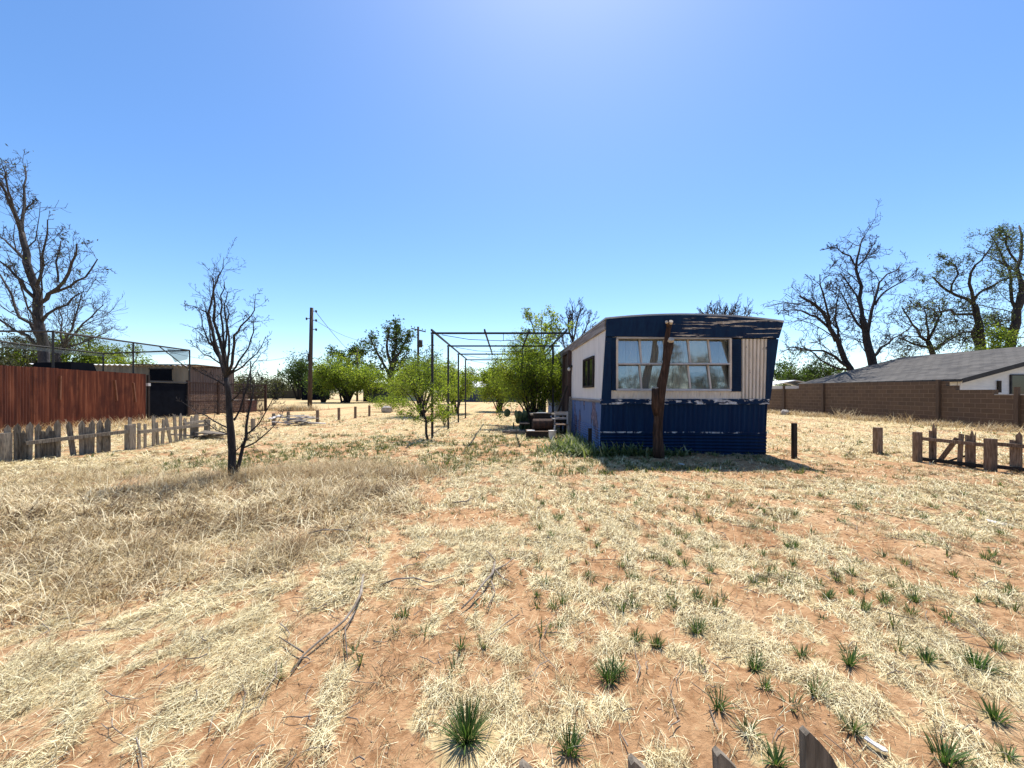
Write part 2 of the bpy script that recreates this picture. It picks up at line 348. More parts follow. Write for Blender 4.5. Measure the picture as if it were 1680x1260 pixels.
def soil_mat():
    m, nt, b, o = newmat('red_sandy_soil')
    n1 = tex(nt, .9, detail=8); n2 = tex(nt, 14, detail=8, rough=.7); n3 = tex(nt, 60, detail=6, rough=.7)
    sand = ramp(nt, [(.3, (.36, .195, .095)), (.5, (.46, .275, .14)), (.7, (.57, .38, .215))], n1)
    sand = mixc(nt, ramp(nt, [(.38, (.8, .8, .8)), (.54, (0, 0, 0))], n2), sand, (.23, .115, .05))
    sand = mixc(nt, ramp(nt, [(.60, (0, 0, 0)), (.72, (.6, .6, .6))], n3), sand, (.66, .46, .26))
    at = nt.nodes.new('ShaderNodeAttribute'); at.attribute_name = 'litter'
    strw = ramp(nt, [(.3, (.26, .17, .08)), (.48, (.50, .38, .195)), (.66, (.72, .60, .34))], tex(nt, 9, detail=9, rough=.75))
    ad = nt.nodes.new('ShaderNodeMath'); ad.operation = 'ADD'; nt.links.new(at.outputs['Fac'], ad.inputs[0])
    sc = nt.nodes.new('ShaderNodeMath'); sc.operation = 'MULTIPLY_ADD'; nt.links.new(n2, sc.inputs[0]); sc.inputs[1].default_value = 2.0; sc.inputs[2].default_value = -.86
    nt.links.new(sc.outputs[0], ad.inputs[1])
    c = mixc(nt, ramp(nt, [(.38, (0, 0, 0)), (.62, (.9, .9, .9))], ad.outputs[0]), sand, strw)
    nt.links.new(c, b.inputs['Base Color']); b.inputs['Roughness'].default_value = .97; b.inputs['Specular IOR Level'].default_value = .1
    h = nt.nodes.new('ShaderNodeMath'); h.operation = 'ADD'; nt.links.new(n2, h.inputs[0]); nt.links.new(n3, h.inputs[1])
    bump(nt, h.outputs[0], b, .7, .03)
    return m
M['soil'] = soil_mat()
# ================================================================== THE SETTING
# ground: one sheet, fine near the viewer, reaching the horizon
def graded(a, b, s, far, k=1.22):
    c = list(np.arange(a, b + 1e-6, s)); st = s; x = b
    while x < far: st *= k; x += st; c.append(x)
    st = s; x = a; pre = []
    while x > -far: st *= k; x -= st; pre.append(x)
    return np.array(pre[::-1] + c)
gx = graded(-13, 13, .085, 4000); gy = graded(-.5, 13, .07, 4000)
XX, YY = np.meshgrid(gx, gy); nx, ny = len(gx), len(gy)
ZZ = gh(XX, YY)
idx = np.arange(nx * ny).reshape(ny, nx)
Q = np.stack([idx[:-1, :-1], idx[:-1, 1:], idx[1:, 1:], idx[1:, :-1]], -1).reshape(-1, 4)
me = arrays_mesh('ground', np.stack([XX, YY, ZZ], -1), Q)
a = me.attributes.new('litter', 'FLOAT', 'POINT')
L0 = np.maximum(litter(XX, YY), tallmask(XX, YY) * .62); L0 = np.where(YY > 45, .55, L0)
a.data.foreach_set('value', L0.ravel().astype(np.float32))
o = link('ground', me, M['soil'], None, True); o['kind'] = 'structure'

def blades(px, py, L, w, e0, bend, az, tint, z0=0.0, seg=2):
    n = len(px); ca, sa = np.cos(az), np.sin(az)
    P = np.stack([px, py, gh(px, py) + z0], -1); S = np.stack([-sa, ca, np.zeros(n)], -1)
    V = np.zeros((n, (seg + 1) * 2, 3)); cur = P
    for i in range(seg + 1):
        t = i / seg; ww = (w * (1 - .82 * t ** 1.6))[:, None] * .5
        V[:, 2 * i] = cur - S * ww; V[:, 2 * i + 1] = cur + S * ww
        e = e0 - bend * (i + .5) / seg
        cur = cur + (L / seg)[:, None] * np.stack([np.cos(e) * ca, np.cos(e) * sa, np.sin(e)], -1)
    base = (np.arange(n) * (seg + 1) * 2)[:, None, None]
    q = np.array([[2 * i, 2 * i + 1, 2 * i + 3, 2 * i + 2] for i in range(seg)])[None]
    return V.reshape(-1, 3), (base + q).reshape(-1, 4), np.repeat(tint, (seg + 1) * 2)
def combine(lst):
    V = []; Qs = []; T = []; n = 0
    for v, q, t in lst: V.append(v); Qs.append(q + n); T.append(t); n += len(v)
    return np.concatenate(V), np.concatenate(Qs), np.concatenate(T)
def wedge(d0, d1, n):
    d = np.sqrt(RS.rand(n) * (d1 * d1 - d0 * d0) + d0 * d0)
    return (RS.rand(n) * 2 - 1) * (1.36 * d + .4), d
def in_home(x, y): return (x > 1.9) & (x < 6.4) & (y > 9.55) & (y < 22)

TP = [(766, 1200, .15), (1000, 1112, .10)] + [(1000 + a / 2.4235, 740 + b / 2.4235, .08) for a, b in ((1455, 845), (1530, 1050), (955, 855), (435, 1040), (1260, 830), (350, 715), (1340, 1240), (660, 1250), (575, 870), (575, 525), (620, 515), (420, 375), (395, 275), (960, 570), (760, 820), (1540, 790), (1580, 1215))] + [(935, 1222, .08), (916, 852, .12)]
TP = [(G(a, b).x, G(a, b).y, r) for a, b, r in TP]
def clear(x, y):
    k = np.ones(len(x), bool)
    for a, b, r in TP: k &= (x - a) ** 2 + (y + .25 * r - b) ** 2 > r * r
    return k
# flattened straw lying in drifts
S = []
for d0, d1, n, Lm, w in ((1.15, 2.6, 190000, .078, .0022), (2.6, 4.5, 240000, .088, .0038), (4.5, 8, 260000, .10, .0075), (8, 14, 170000, .11, .0125), (14, 27, 170000, .15, .018)):
    x, y = wedge(d0, d1, n); m = litter(x, y); keep = (RS.rand(n) < m * 1.0 + .045) & ~in_home(x, y) & clear(x, y)
    x, y, m = x[keep], y[keep], m[keep]; k = len(x)
    pile = np.clip(m - .2, 0, 1) * .11 * np.clip(fbm(x * 6, y * 6, 61, 3) - .32, 0, 1)
    flow = 1.15 + 2.2 * (fbm(x * .6, y * .6, 66, 2) - .5)
    az = np.where(RS.rand(k) < .5, flow + RS.randn(k) * .5 + math.pi * (RS.rand(k) < .5), RS.rand(k) * 6.283)
    S.append(blades(x, y, Lm * (.4 + 1.1 * RS.rand(k)), w * (.6 + .8 * RS.rand(k)), .12 + RS.randn(k) * .34, .2 + 1.0 * RS.rand(k), az,
                    np.where(RS.rand(k) < .30, .26 * RS.rand(k), np.clip(.72 + .2 * RS.randn(k), .3, 1)), RS.rand(k) * pile))
# stubble: small upright dead clumps
for d0, d1, nc, nb, Lm, w in ((1.2, 4, 3600, 16, .05, .0026), (4, 9, 8500, 12, .075, .0055), (9, 22, 8000, 8, .10, .016)):
    x, y = wedge(d0, d1, nc); pr = .25 + .75 * litter(x, y) * (fbm(x * 1.3, y * 1.3, 71, 2) > .45); keep = (RS.rand(nc) < pr) & ~in_home(x, y) & clear(x, y)
    cs = np.repeat((.4 + .9 * RS.rand(keep.sum())), nb)
    x = np.repeat(x[keep], nb); y = np.repeat(y[keep], nb); k = len(x); az = RS.rand(k) * 6.283; r = RS.rand(k) * .035 * cs * (1 + d0 * .06)
    S.append(blades(x + np.cos(az) * r, y + np.sin(az) * r, Lm * cs * (.5 + .9 * RS.rand(k)), w * (.6 + .7 * RS.rand(k)), 1.15 - .55 * RS.rand(k), .2 + .7 * RS.rand(k), az + RS.randn(k) * .5,
                    np.clip(np.repeat(np.where(RS.rand(k // nb) < .45, .12 + .2 * RS.rand(k // nb), .6 + .2 * RS.rand(k // nb)), nb) + .13 * RS.randn(k), 0, 1)))
# brown dead clumps, broader
x, y = wedge(1.5, 10, 1500); keep = fbm(x * 1.1, y * 1.1, 75, 2) > .46; x, y = x[keep], y[keep]; nb = 70; cs = np.repeat(.35 + .8 * RS.rand(len(x)), nb); x = np.repeat(x, nb); y = np.repeat(y, nb); k = len(x)
az = RS.rand(k) * 6.283; r = RS.rand(k) ** .6 * .09 * cs; w_ = np.maximum(.0026, .0008 * y)
S.append(blades(x + np.cos(az) * r, y + np.sin(az) * r * .7, .085 * cs * (.5 + .8 * RS.rand(k)), w_ * (.6 + .7 * RS.rand(k)), 1.3 - .9 * RS.rand(k), .3 + .9 * RS.rand(k), az + RS.randn(k) * .6, np.clip(np.repeat(.12 + .3 * RS.rand(k // nb), nb) + .14 * RS.randn(k), 0, 1)))
V, Qd, T = combine(S)
o = link('dry_straw', arrays_mesh('dry_straw', V, Qd, T), M['straw']); o['kind'] = 'stuff'
o['label'] = 'flattened pale straw and stubble lying in drifts over the red soil'

# tall dead grass
S = []
for d0, d1, n, sc, w in ((1.9, 4.2, 80000, .95, .0044), (4.2, 8.5, 115000, 1.1, .0080)):
    x = -9.6 + RS.rand(n) * 10.2; y = d0 + RS.rand(n) * (d1 - d0)
    m = tallmask(x, y); keep = RS.rand(n) < m * .75; x, y, m = x[keep], y[keep], m[keep]; k = len(x)
    cl = fbm(x * 2.6, y * 2.6, 81, 2); h = sc * (.07 + .20 * m * sst(.3, .7, cl)) * (.5 + .9 * RS.rand(k))
    az = .3 + RS.randn(k) * 1.5
    S.append(blades(x, y, h, w * (.6 + .7 * RS.rand(k)), 1.35 - .75 * RS.rand(k), .5 + 1.5 * RS.rand(k), az, np.clip(np.where(RS.rand(k) < .58, .16, .66) + .8 * (fbm(x * 1.6, y * 1.6, 83, 3) - .5) + .16 * RS.randn(k), 0, 1), 0, 3))
for d0, d1, n, w in ((1.9, 4.2, 16000, .0052), (4.2, 8.5, 26000, .0095)):
    x = -9.6 + RS.rand(n) * 10.2; y = d0 + RS.rand(n) * (d1 - d0); m = tallmask(x, y); keep = RS.rand(n) < m * (.2 + 1.2 * (fbm(x * 3, y * 3, 87, 2) > .5)); x, y = x[keep], y[keep]; k = len(x)
    S.append(blades(x, y, (.13 + .2 * RS.rand(k)), w * (.7 + .6 * RS.rand(k)), 1.35 - .8 * RS.rand(k), .8 + 1.5 * RS.rand(k), RS.rand(k) * 6.283, np.clip(.9 + .2 * RS.randn(k), .3, 1), 0, 4))
for cx, cy, rr, hh, nn in ((-3.2, 7.4, .9, .28, 5000), (-5.2, 6.3, .7, .25, 3500), (-1.9, 7.2, .6, .2, 2200), (-7.5, 6.6, 1.2, .22, 3500), (-4.4, 7.0, .6, .32, 2500),
        (19.3, 21, 1.0, .38, 1500), (19.3, 17.5, .9, .36, 1500), (19.3, 24.5, 1.0, .38, 1500), (19.35, 19.3, .6, .6, 260), (19.3, 22.6, .5, .8, 160), (19.3, 29, 1.0, .35, 1000), (19.4, 15.3, .8, .4, 900), (19.3, 26.6, .9, .4, 900), (12, 6.9, 1.2, .2, 1500), (-17.8, 32.5, 1.3, .7, 1200), (-19.6, 33, 1.5, .6, 900), (-18.2, 18, 3, .5, 1500), (-18.2, 14.5, 2.5, .5, 1500)):
    x = cx + RS.randn(nn) * rr * .6; y = cy + RS.randn(nn) * rr * .5
    far = cy / 7; ok = x < 19.7; x = x[ok]; y = y[ok]; k = len(x)
    S.append(blades(x, y, hh * (.4 + .8 * RS.rand(k)), .005 * far * (.6 + .7 * RS.rand(k)), 1.4 - .6 * RS.rand(k), .4 + 1.2 * RS.rand(k), RS.rand(k) * 6.283, np.clip(.55 + .25 * RS.randn(k), 0, 1), 0, 3))
V, Qd, T = combine(S)
o = link('tall_dead_grass', arrays_mesh('tall_dead_grass', V, Qd, T), M['tallgrass']); o['kind'] = 'stuff'
o['label'] = 'knee high tangle of dead grey tan grass'

# crumbs of dry soil
n = 16000; x, y = wedge(1.15, 7.5, n); s = (.003 + .009 * RS.rand(n) ** 3) * (.6 + .22 * y); z = gh(x, y)
O = np.array([[1, 0, 0], [0, 1, 0], [-1, 0, 0], [0, -1, 0], [0, 0, .8], [0, 0, -.8]]); V = np.stack([x, y, z], -1)[:, None, :] + O[None] * s[:, None, None] * (.6 + .7 * RS.rand(n, 6, 1))
Fq = np.array([[0, 1, 4], [1, 2, 4], [2, 3, 4], [3, 0, 4], [1, 0, 5], [2, 1, 5], [3, 2, 5], [0, 3, 5]]); Qd = ((np.arange(n) * 6)[:, None, None] + Fq[None]).reshape(-1, 3)
o = link('soil_crumbs', arrays_mesh('soil_crumbs', V.reshape(-1, 3), Qd), M['clod']); o['kind'] = 'stuff'; o['label'] = 'crumbs and pebbles of dry red soil'
# low green weeds scattered beyond the straw
S = []
def clumps(cx, cy, nb, L, w, spread, low=.45):
    x = np.repeat(cx, nb); y = np.repeat(cy, nb); k = len(x); s = np.repeat(.5 + .9 * RS.rand(len(cx)), nb); az = RS.rand(k) * 6.283; r = RS.rand(k) * spread * s
    return blades(x + np.cos(az) * r, y + np.sin(az) * r, L * s * (.5 + .7 * RS.rand(k)), w * (.7 + .6 * RS.rand(k)), 1.45 - (1.45 - low) * RS.rand(k), .1 + .6 * RS.rand(k), az, np.clip(.42 + .25 * RS.randn(k), 0, 1))
n = 2200
x = RS.rand(n) * 13 - 7.2; y = 7.2 + RS.rand(n) ** 1.1 * 6.5
keep = (fbm(x * .8, y * .8, 91, 3) > .44) & ~in_home(x, y); S.append(clumps(x[keep], y[keep], 12, .10, .016, .08))
n = 900
x = RS.rand(n) * 44 - 22; y = 9 + RS.rand(n) * 17
keep = (fbm(x * .4, y * .4, 93, 3) > .44) & ~in_home(x, y) & (x < 19); S.append(clumps(x[keep], y[keep], 10, .11, .024, .09))
n = 650
x, y = wedge(1.8, 9.0, n); keep = (x > -1.2 - .1 * y) & ~((x > 1.8) & (y > 8.3)); x = x[keep]; y = y[keep]
S.append(clumps(x, y, 12, .062, .0085, .04))
V, Qd, T = combine(S)
o = link('green_weeds', arrays_mesh('green_weeds', V, Qd, T), M['weed']); o['kind'] = 'stuff'
o['label'] = 'small grey green weeds dotted over the pale yard'

# iris leaves along the corner of the home
S = []
for cx, cy, rx, ry, nn, hh in ((1.55, 10.3, .42, .9, 420, .38), (1.9, 9.5, .45, .35, 240, .36), (2.75, 9.22, .75, .16, 420, .36), (3.6, 9.25, .5, .14, 180, .30), (1.2, 10.0, .5, .5, 140, .22), (1.85, 11.6, .2, .8, 160, .36)):
    x = cx + RS.randn(nn) * rx * .6; y = cy + RS.randn(nn) * ry * .6
    ok = ~((x > 2.1) & (y > 9.5)); x = x[ok]; y = y[ok]; k = len(x)
    S.append(blades(x, y, hh * (.5 + .7 * RS.rand(k)), .040 * (.6 + .7 * RS.rand(k)), 1.45 - .7 * RS.rand(k), .3 + 1.5 * RS.rand(k), RS.rand(k) * 6.283, np.clip(.5 + .25 * RS.randn(k), 0, 1), 0, 3))
V, Qd, T = combine(S)
o = link('iris_leaves', arrays_mesh('iris_leaves', V, Qd, T), M['iris']); o['kind'] = 'stuff'
o['label'] = 'bed of strap shaped green leaves round the corner of the blue home'

# fine twigs dropped over the yard
mb = MB()
for i in range(520):
    d = 1.6 + 8.5 * random.random() ** 1.3; x = (random.random() * 2 - 1) * (1.3 * d)
    L = .06 + .28 * random.random() ** 2; an = random.random() * 6.28; p = [];
    for j in range(4):
        p.append((x, d, float(gh(x, d)) + .014 + .02 * random.random())); an += random.uniform(-.5, .5); x += math.cos(an) * L / 3; d += math.sin(an) * L / 3
    r = .0012 + .0014 * random.random() + .00035 * d; mb.tube(p, [r, r, r * .8, r * .5], 4, False)
o = mb.build('twig_litter', M['twig']); o['kind'] = 'stuff'; o['label'] = 'thin grey twigs strewn over soil and straw'

# ------------------------------------------------------------------ countable green tufts
def tuft(px, py, R, H, nb, label, dry=.12):
    g = G(px, py); rs = np.random.RandomState(int(px * 7 + py)); k = nb; az = rs.rand(k) * 6.283; r = rs.rand(k) ** .7 * R * .35
    H *= .82; R *= .9
    x = g.x + np.cos(az) * r; y = g.y + np.sin(az) * r
    v, q, t = blades(x, y, H * (.55 + .6 * rs.rand(k)), np.maximum(.0055, .0012 * g.y) * (.7 + .6 * rs.rand(k)), 1.5 - .95 * rs.rand(k) ** 1.2, .1 + .5 * rs.rand(k), az + rs.randn(k) * .25,
                     np.where(rs.rand(k) < dry, .95, np.clip(.35 + .22 * rs.randn(k), 0, .7)), 0, 3)
    gz = float(gh(g.x, g.y)); v = v - np.array([g.x, g.y, gz])
    o = link('grass_tuft', arrays_mesh('grass_tuft', v, q, t), M['green']); o.location = (g.x, g.y, gz)
    tag(o, label, 'grass tuft', 'green tufts sprouting from the yard')
def Z3(x, y): return 1000 + x / 2.4235, 740 + y / 2.4235
big = [((766, 1203), .12, .165, 200, 'largest bushy dark green tuft, on straw left of the foreground pickets'),
       ((1000, 1112), .10, .13, 120, 'round green tuft on red soil, about two tufts up and right of the largest one'),
       (Z3(1455, 850), .17, .12, 150, 'wide spreading green tuft on pale straw near the right edge'),
       (Z3(1530, 1050), .10, .11, 60, 'green tuft with dark stems right of the tallest foreground picket'),
       (Z3(955, 855), .06, .13, 50, 'narrow upright green tuft on bare soil well behind the tallest picket'),
       (Z3(435, 1040), .07, .12, 45, 'upright green tuft in the straw directly above the middle pickets'),
       (Z3(1260, 830), .09, .10, 55, 'dark green tuft just left of the wide spreading one at right'),
       (Z3(350, 715), .09, .12, 60, 'tall tuft of blue green blades at the edge of a straw drift'),
       (Z3(1340, 1240), .12, .12, 80, 'fresh green tuft cut by the bottom edge right of the tallest picket'),
       ((935, 1222), .09, .12, 70, 'green tuft just above the leftmost foreground picket tip'),
       (Z3(660, 1250), .08, .10, 50, 'green tuft between the two right hand foreground pickets'),
       (Z3(575, 870), .09, .08, 60, 'low rounded tuft on bare red soil in front of a straw mat'),
       ((916, 852), .12, .13, 70, 'lone green tuft at the right rim of the bare red patch'),
       (Z3(985, 232), .13, .13, 60, 'dark bushy tuft on the red soil below the black stake')]
for p, R, H, n, lb in big: tuft(p[0], p[1], R, H, n, lb)
SM = [Z3(*p) for p in ((85, 570), (345, 600), (100, 755), (190, 775), (575, 525), (620, 515), (420, 375), (395, 275), (840, 185), (650, 325), (600, 285), (300, 450), (215, 372), (960, 570), (760, 820), (1540, 790), (1350, 682), (820, 990), (965, 1135),
      (550, 1140), (1580, 1215), (30, 880), (1195, 650), (620, 960), (710, 390), (1560, 280), (1430, 270), (1245, 270), (1480, 250), (1225, 106), (110, 500), (240, 445), (610, 410), (1370, 495), (400, 470), (560, 220), (700, 240), (930, 290), (120, 195), (240, 185), (1210, 600), (870, 585))]
SM += [(980, 897), (1045, 1045), (755, 1060), (1075, 1060), (1240, 1090), (885, 870), (665, 1010), (1020, 930)]
rt = random.Random(5)
SM += [(rt.uniform(880, 1660), 795 + 210 * rt.random() ** 1.2) for _ in range(75)]
for i, p in enumerate(SM):
    h = .07 + .05 * ((i * 37) % 10) / 10
    tuft(p[0], p[1], .08, h, 34, 'small sparse green tuft among dry straw on the red yard', .3)

# ================================================================== TREES
class Tree:
    def __init__(s): s.mb = MB(); s.tips = []; s.trunk = MB()
def polyl(p, d, L, n, wob, up):
    pts = [p]; d = d.normalized()
    for i in range(n):
        d = (d + Vector((random.gauss(0, wob), random.gauss(0, wob), random.gauss(0, wob) + up))).normalized()
        pts.append(pts[-1] + d * (L / n))
    return pts
def kids(T, pts, rad, L, lvl, P, t0=.2):
    nb = P['nb'][lvl]; m = len(pts) - 1
    for k in range(nb):
        t = t0 + (1 - t0) * (k + random.random()) / nb
        f = min(t * m, m - .001); i = int(f); p = pts[i].lerp(pts[i + 1], f - i); d = (pts[i + 1] - pts[i]).normalized()
        r = (rad[i] * (1 - f + i) + rad[i + 1] * (f - i)) * P.get('rk', .6)
        ax = d.orthogonal(); ax.rotate(Matrix.Rotation(random.random() * 6.283, 3, d)); an = math.radians(random.uniform(*P.get('ang', (28, 62))))
        nd = d * math.cos(an) + ax * math.sin(an)
        LL = L * P['lk'] * random.uniform(.55, 1.2) * (1.1 - .55 * t); r = min(r, LL * P.get('slim', .013))
        branch(T, p, nd, LL, max(r, P['rmin']), lvl + 1, P)
def branch(T, p, d, L, r, lvl, P):
    last = lvl >= len(P['nb']); n = 3 if last else 4
    pts = polyl(p, d, L, n, P.get('wob', .16), P.get('up', .06)); rr = [max(r * (1 - .75 * i / n), P['rmin'] * .7) for i in range(n + 1)]
    T.mb.tube(pts, rr, 3 if last else 4, False)
    if P.get('leafy') or last: T.tips += pts[1:]
    if not last: kids(T, pts, rr, L, lvl, P, .12)
def leaves(tips, n, spread, size, asp=.5, droop=0.0, zmin=None):
    t = np.array([tuple(p) for p in tips]); c = t[RS.randint(0, len(t), n)] + RS.randn(n, 3) * spread
    if zmin is not None: c = c[c[:, 2] > zmin]
    n = len(c); u = RS.randn(n, 3); u[:, 2] -= droop; u /= np.linalg.norm(u, axis=1)[:, None]; w = RS.randn(n, 3); v = np.cross(u, w); v /= np.linalg.norm(v, axis=1)[:, None]
    s = (size * (.6 + .8 * RS.rand(n)))[:, None]
    V = np.stack([c - u * s, c + v * s * asp, c + u * s, c - v * s * asp], 1).reshape(-1, 3)
    cl = fbm(c[:, 0] * 1.3 + c[:, 2], c[:, 1] * 1.3 + c[:, 2] * .7, 5, 2)
    return V, np.arange(n * 4).reshape(-1, 4), np.repeat(np.clip(.5 + .7 * (cl - .5) + .2 * RS.randn(n), 0, 1), 4)
def limb_tree(name, label, cat, d, limbs, P, bark, group=None, trunk_n=1, leaf=None, depth=.4, twigs='branches'):
    """limbs: (px, py, r_px) polylines converted to metres at distance d, each limb swinging nearer or farther as it rises"""
    limbs = [([(lm[0][0], HY + EYE * FPX / d + 1, lm[0][2])] + lm[1:]) if i < trunk_n else lm for i, lm in enumerate(limbs)]
    base = W(limbs[0][0][0], limbs[0][0][1], d); k = d / FPX; T = Tree()
    root = thing(name, label, cat, (base.x, base.y, 0), group)
    swing = {}
    for li, lm in enumerate(limbs):
        if li < trunk_n: sw = 0.0
        else: sw = random.uniform(-depth, depth)
        d0 = 0.0
        if li >= trunk_n:      # start from the depth of the limb it leaves
            best = min(((abs(lm[0][0] - q[0]) + abs(lm[0][1] - q[1])), q[2]) for q in swing.values()) if swing else (0, 0); d0 = best[1]
        pts = []; L = 0
        for i, q in enumerate(lm):
            if i: L += math.hypot(q[0] - lm[i - 1][0], q[1] - lm[i - 1][1])
            yy = d0 + sw * L * k; swing[(li, i)] = (q[0], q[1], yy)
            dd = d + yy; pts.append(W(q[0], q[1], dd))
        # finer polyline with wobble
        fp = [pts[0]]; rs = 1 if li < trunk_n else P.get('rs', .75); fr = [lm[0][2] * k * rs]
        for i in range(1, len(pts)):
            for h in (.5, 1):
                q = pts[i - 1].lerp(pts[i], h); w = (pts[i] - pts[i - 1]).length * .05 if h < 1 else 0
                fp.append(q + Vector((random.gauss(0, w), random.gauss(0, w), random.gauss(0, w)))); fr.append((lm[i - 1][2] * (1 - h) + lm[i][2] * h) * k * rs)
        (T.trunk if li < trunk_n else T.mb).tube(fp, fr, 8 if li < trunk_n else 6, True, .12)
        Lm = sum((fp[i + 1] - fp[i]).length for i in range(len(fp) - 1))
        kids(T, fp, fr, Lm * P.get('l0', 1), 0, P, P.get('t0', .3) if li < trunk_n else .15)
    part('trunk', T.trunk, M[bark], root, True); part(twigs, T.mb, M[bark], root, True)
    if leaf:
        n, sp, sz, mt = leaf; v, q, t = leaves(T.tips, n, sp, sz)
        link('crown', arrays_mesh('crown', v, q, t), M[mt], root)
    return root
def bush(name, label, cat, base, H, R, stems, P, nleaf, lsz, lsp, lmat, bark='bark_dark', group=None, r0=.06, lean=0, ry=None, asp=.4, droop=.4, low=.15, nl_stem=None):
    T = Tree(); root = thing(name, label, cat, (base[0], base[1], 0), group); ry = ry or R
    for i in range(stems):
        an = 6.283 * (i + random.random() * .7) / stems; rr = math.sqrt(random.random()) * .95
        tip = Vector((base[0] + math.cos(an) * R * rr + lean, base[1] + math.sin(an) * ry * rr, H * (1 - .55 * rr ** 2.2) * random.uniform(.72, 1)))
        st = Vector((base[0] + random.gauss(0, .06 * R), base[1] + random.gauss(0, .06 * R), -.05)); mid = st.lerp(tip, .5) + Vector((random.gauss(0, .1 * R), random.gauss(0, .1 * R), .12 * H))
        pts = [st, st.lerp(mid, .5) + Vector((0, 0, .03 * H)), mid, mid.lerp(tip, .55), tip]; rad = [r0, r0 * .8, r0 * .6, r0 * .4, r0 * .18]
        (T.trunk if i < max(2, stems // 3) else T.mb).tube(pts, rad, 6, True, .1)
        kids(T, pts, rad, (tip - st).length * P.get('l0', 1), 0, P, P.get('t0', .3)); T.tips += pts[2:]
    part('trunk', T.trunk, M[bark], root, True); part('branches', T.mb, M[bark], root, True)
    v, q, t = leaves(T.tips, nleaf, lsp, lsz, asp, droop, low)
    link('crown', arrays_mesh('crown', v, q, t), M[lmat], root)
    return root

# --- big bare tree behind the rust red fence
P1 = dict(nb=(8, 5, 4), lk=.55, rmin=.014, ang=(25, 60), up=.10, wob=.18, l0=.75)
limb_tree('bare_tree', 'tallest bare tree with a thick pale trunk behind the rust red fence', 'tree', 25,
    [[(74, 690, 8), (72, 600, 7.2), (67, 545, 6.6), (62, 500, 6), (52, 455, 5.2), (44, 415, 4.4), (36, 382, 3.8)],
     [(36, 382, 4.5), (24, 350, 3.5), (12, 325, 2.6), (0, 300, 1.8), (-10, 275, 1)], [(36, 382, 3.6), (38, 350, 3), (40, 320, 2.4), (43, 292, 1.6), (41, 268, .7)], [(30, 365, 2.5), (18, 325, 2), (10, 295, 1.4), (5, 272, .7)],
     [(42, 345, 1.6), (52, 335, 1.2), (60, 325, .8)], [(62, 500, 4.5), (80, 482, 3.8), (105, 462, 3), (118, 430, 2.2), (126, 400, 1.3)], [(80, 482, 3), (115, 470, 2.5), (140, 455, 1.8), (160, 425, 1)],
     [(60, 470, 3), (70, 440, 2.2), (74, 400, 1.6), (78, 360, 1)], [(66, 530, 3.5), (95, 505, 2.6), (118, 490, 1.8), (138, 478, 1)], [(48, 440, 3.5), (30, 415, 2.8), (12, 398, 2), (-5, 385, 1.2)],
     [(58, 490, 3.5), (35, 460, 2.8), (15, 440, 2), (-5, 425, 1.2)], [(66, 560, 4), (50, 530, 3.4), (25, 505, 2.6), (0, 450, 1.6)], [(70, 575, 3.5), (45, 550, 2.8), (15, 535, 2), (-12, 520, 1.2)], [(95, 462, 2), (92, 430, 1.6), (100, 395, 1)]],
    P1, 'bark_grey', leaf=(260, .12, .09, 'scrub'), depth=.4)
P2 = dict(nb=(10, 6, 4), lk=.6, rmin=.012, ang=(20, 50), up=.12, wob=.18)
limb_tree('bare_tree', 'low bare thicket tree behind the shade canopy, right of the tallest bare tree', 'tree', 30,
    [[(96, 662, 4), (98, 600, 3.5), (104, 570, 3)], [(104, 570, 2.4), (125, 545, 2), (150, 520, 1.5), (170, 500, .8)], [(104, 570, 2.2), (118, 540, 1.8), (128, 505, 1.2), (135, 480, .7)], [(104, 570, 2), (140, 560, 1.6), (175, 545, 1)],
     [(100, 590, 2), (80, 560, 1.6), (60, 540, 1)], [(104, 570, 2), (100, 540, 1.5), (96, 505, .9)]], P2, 'bark_grey', depth=.4)
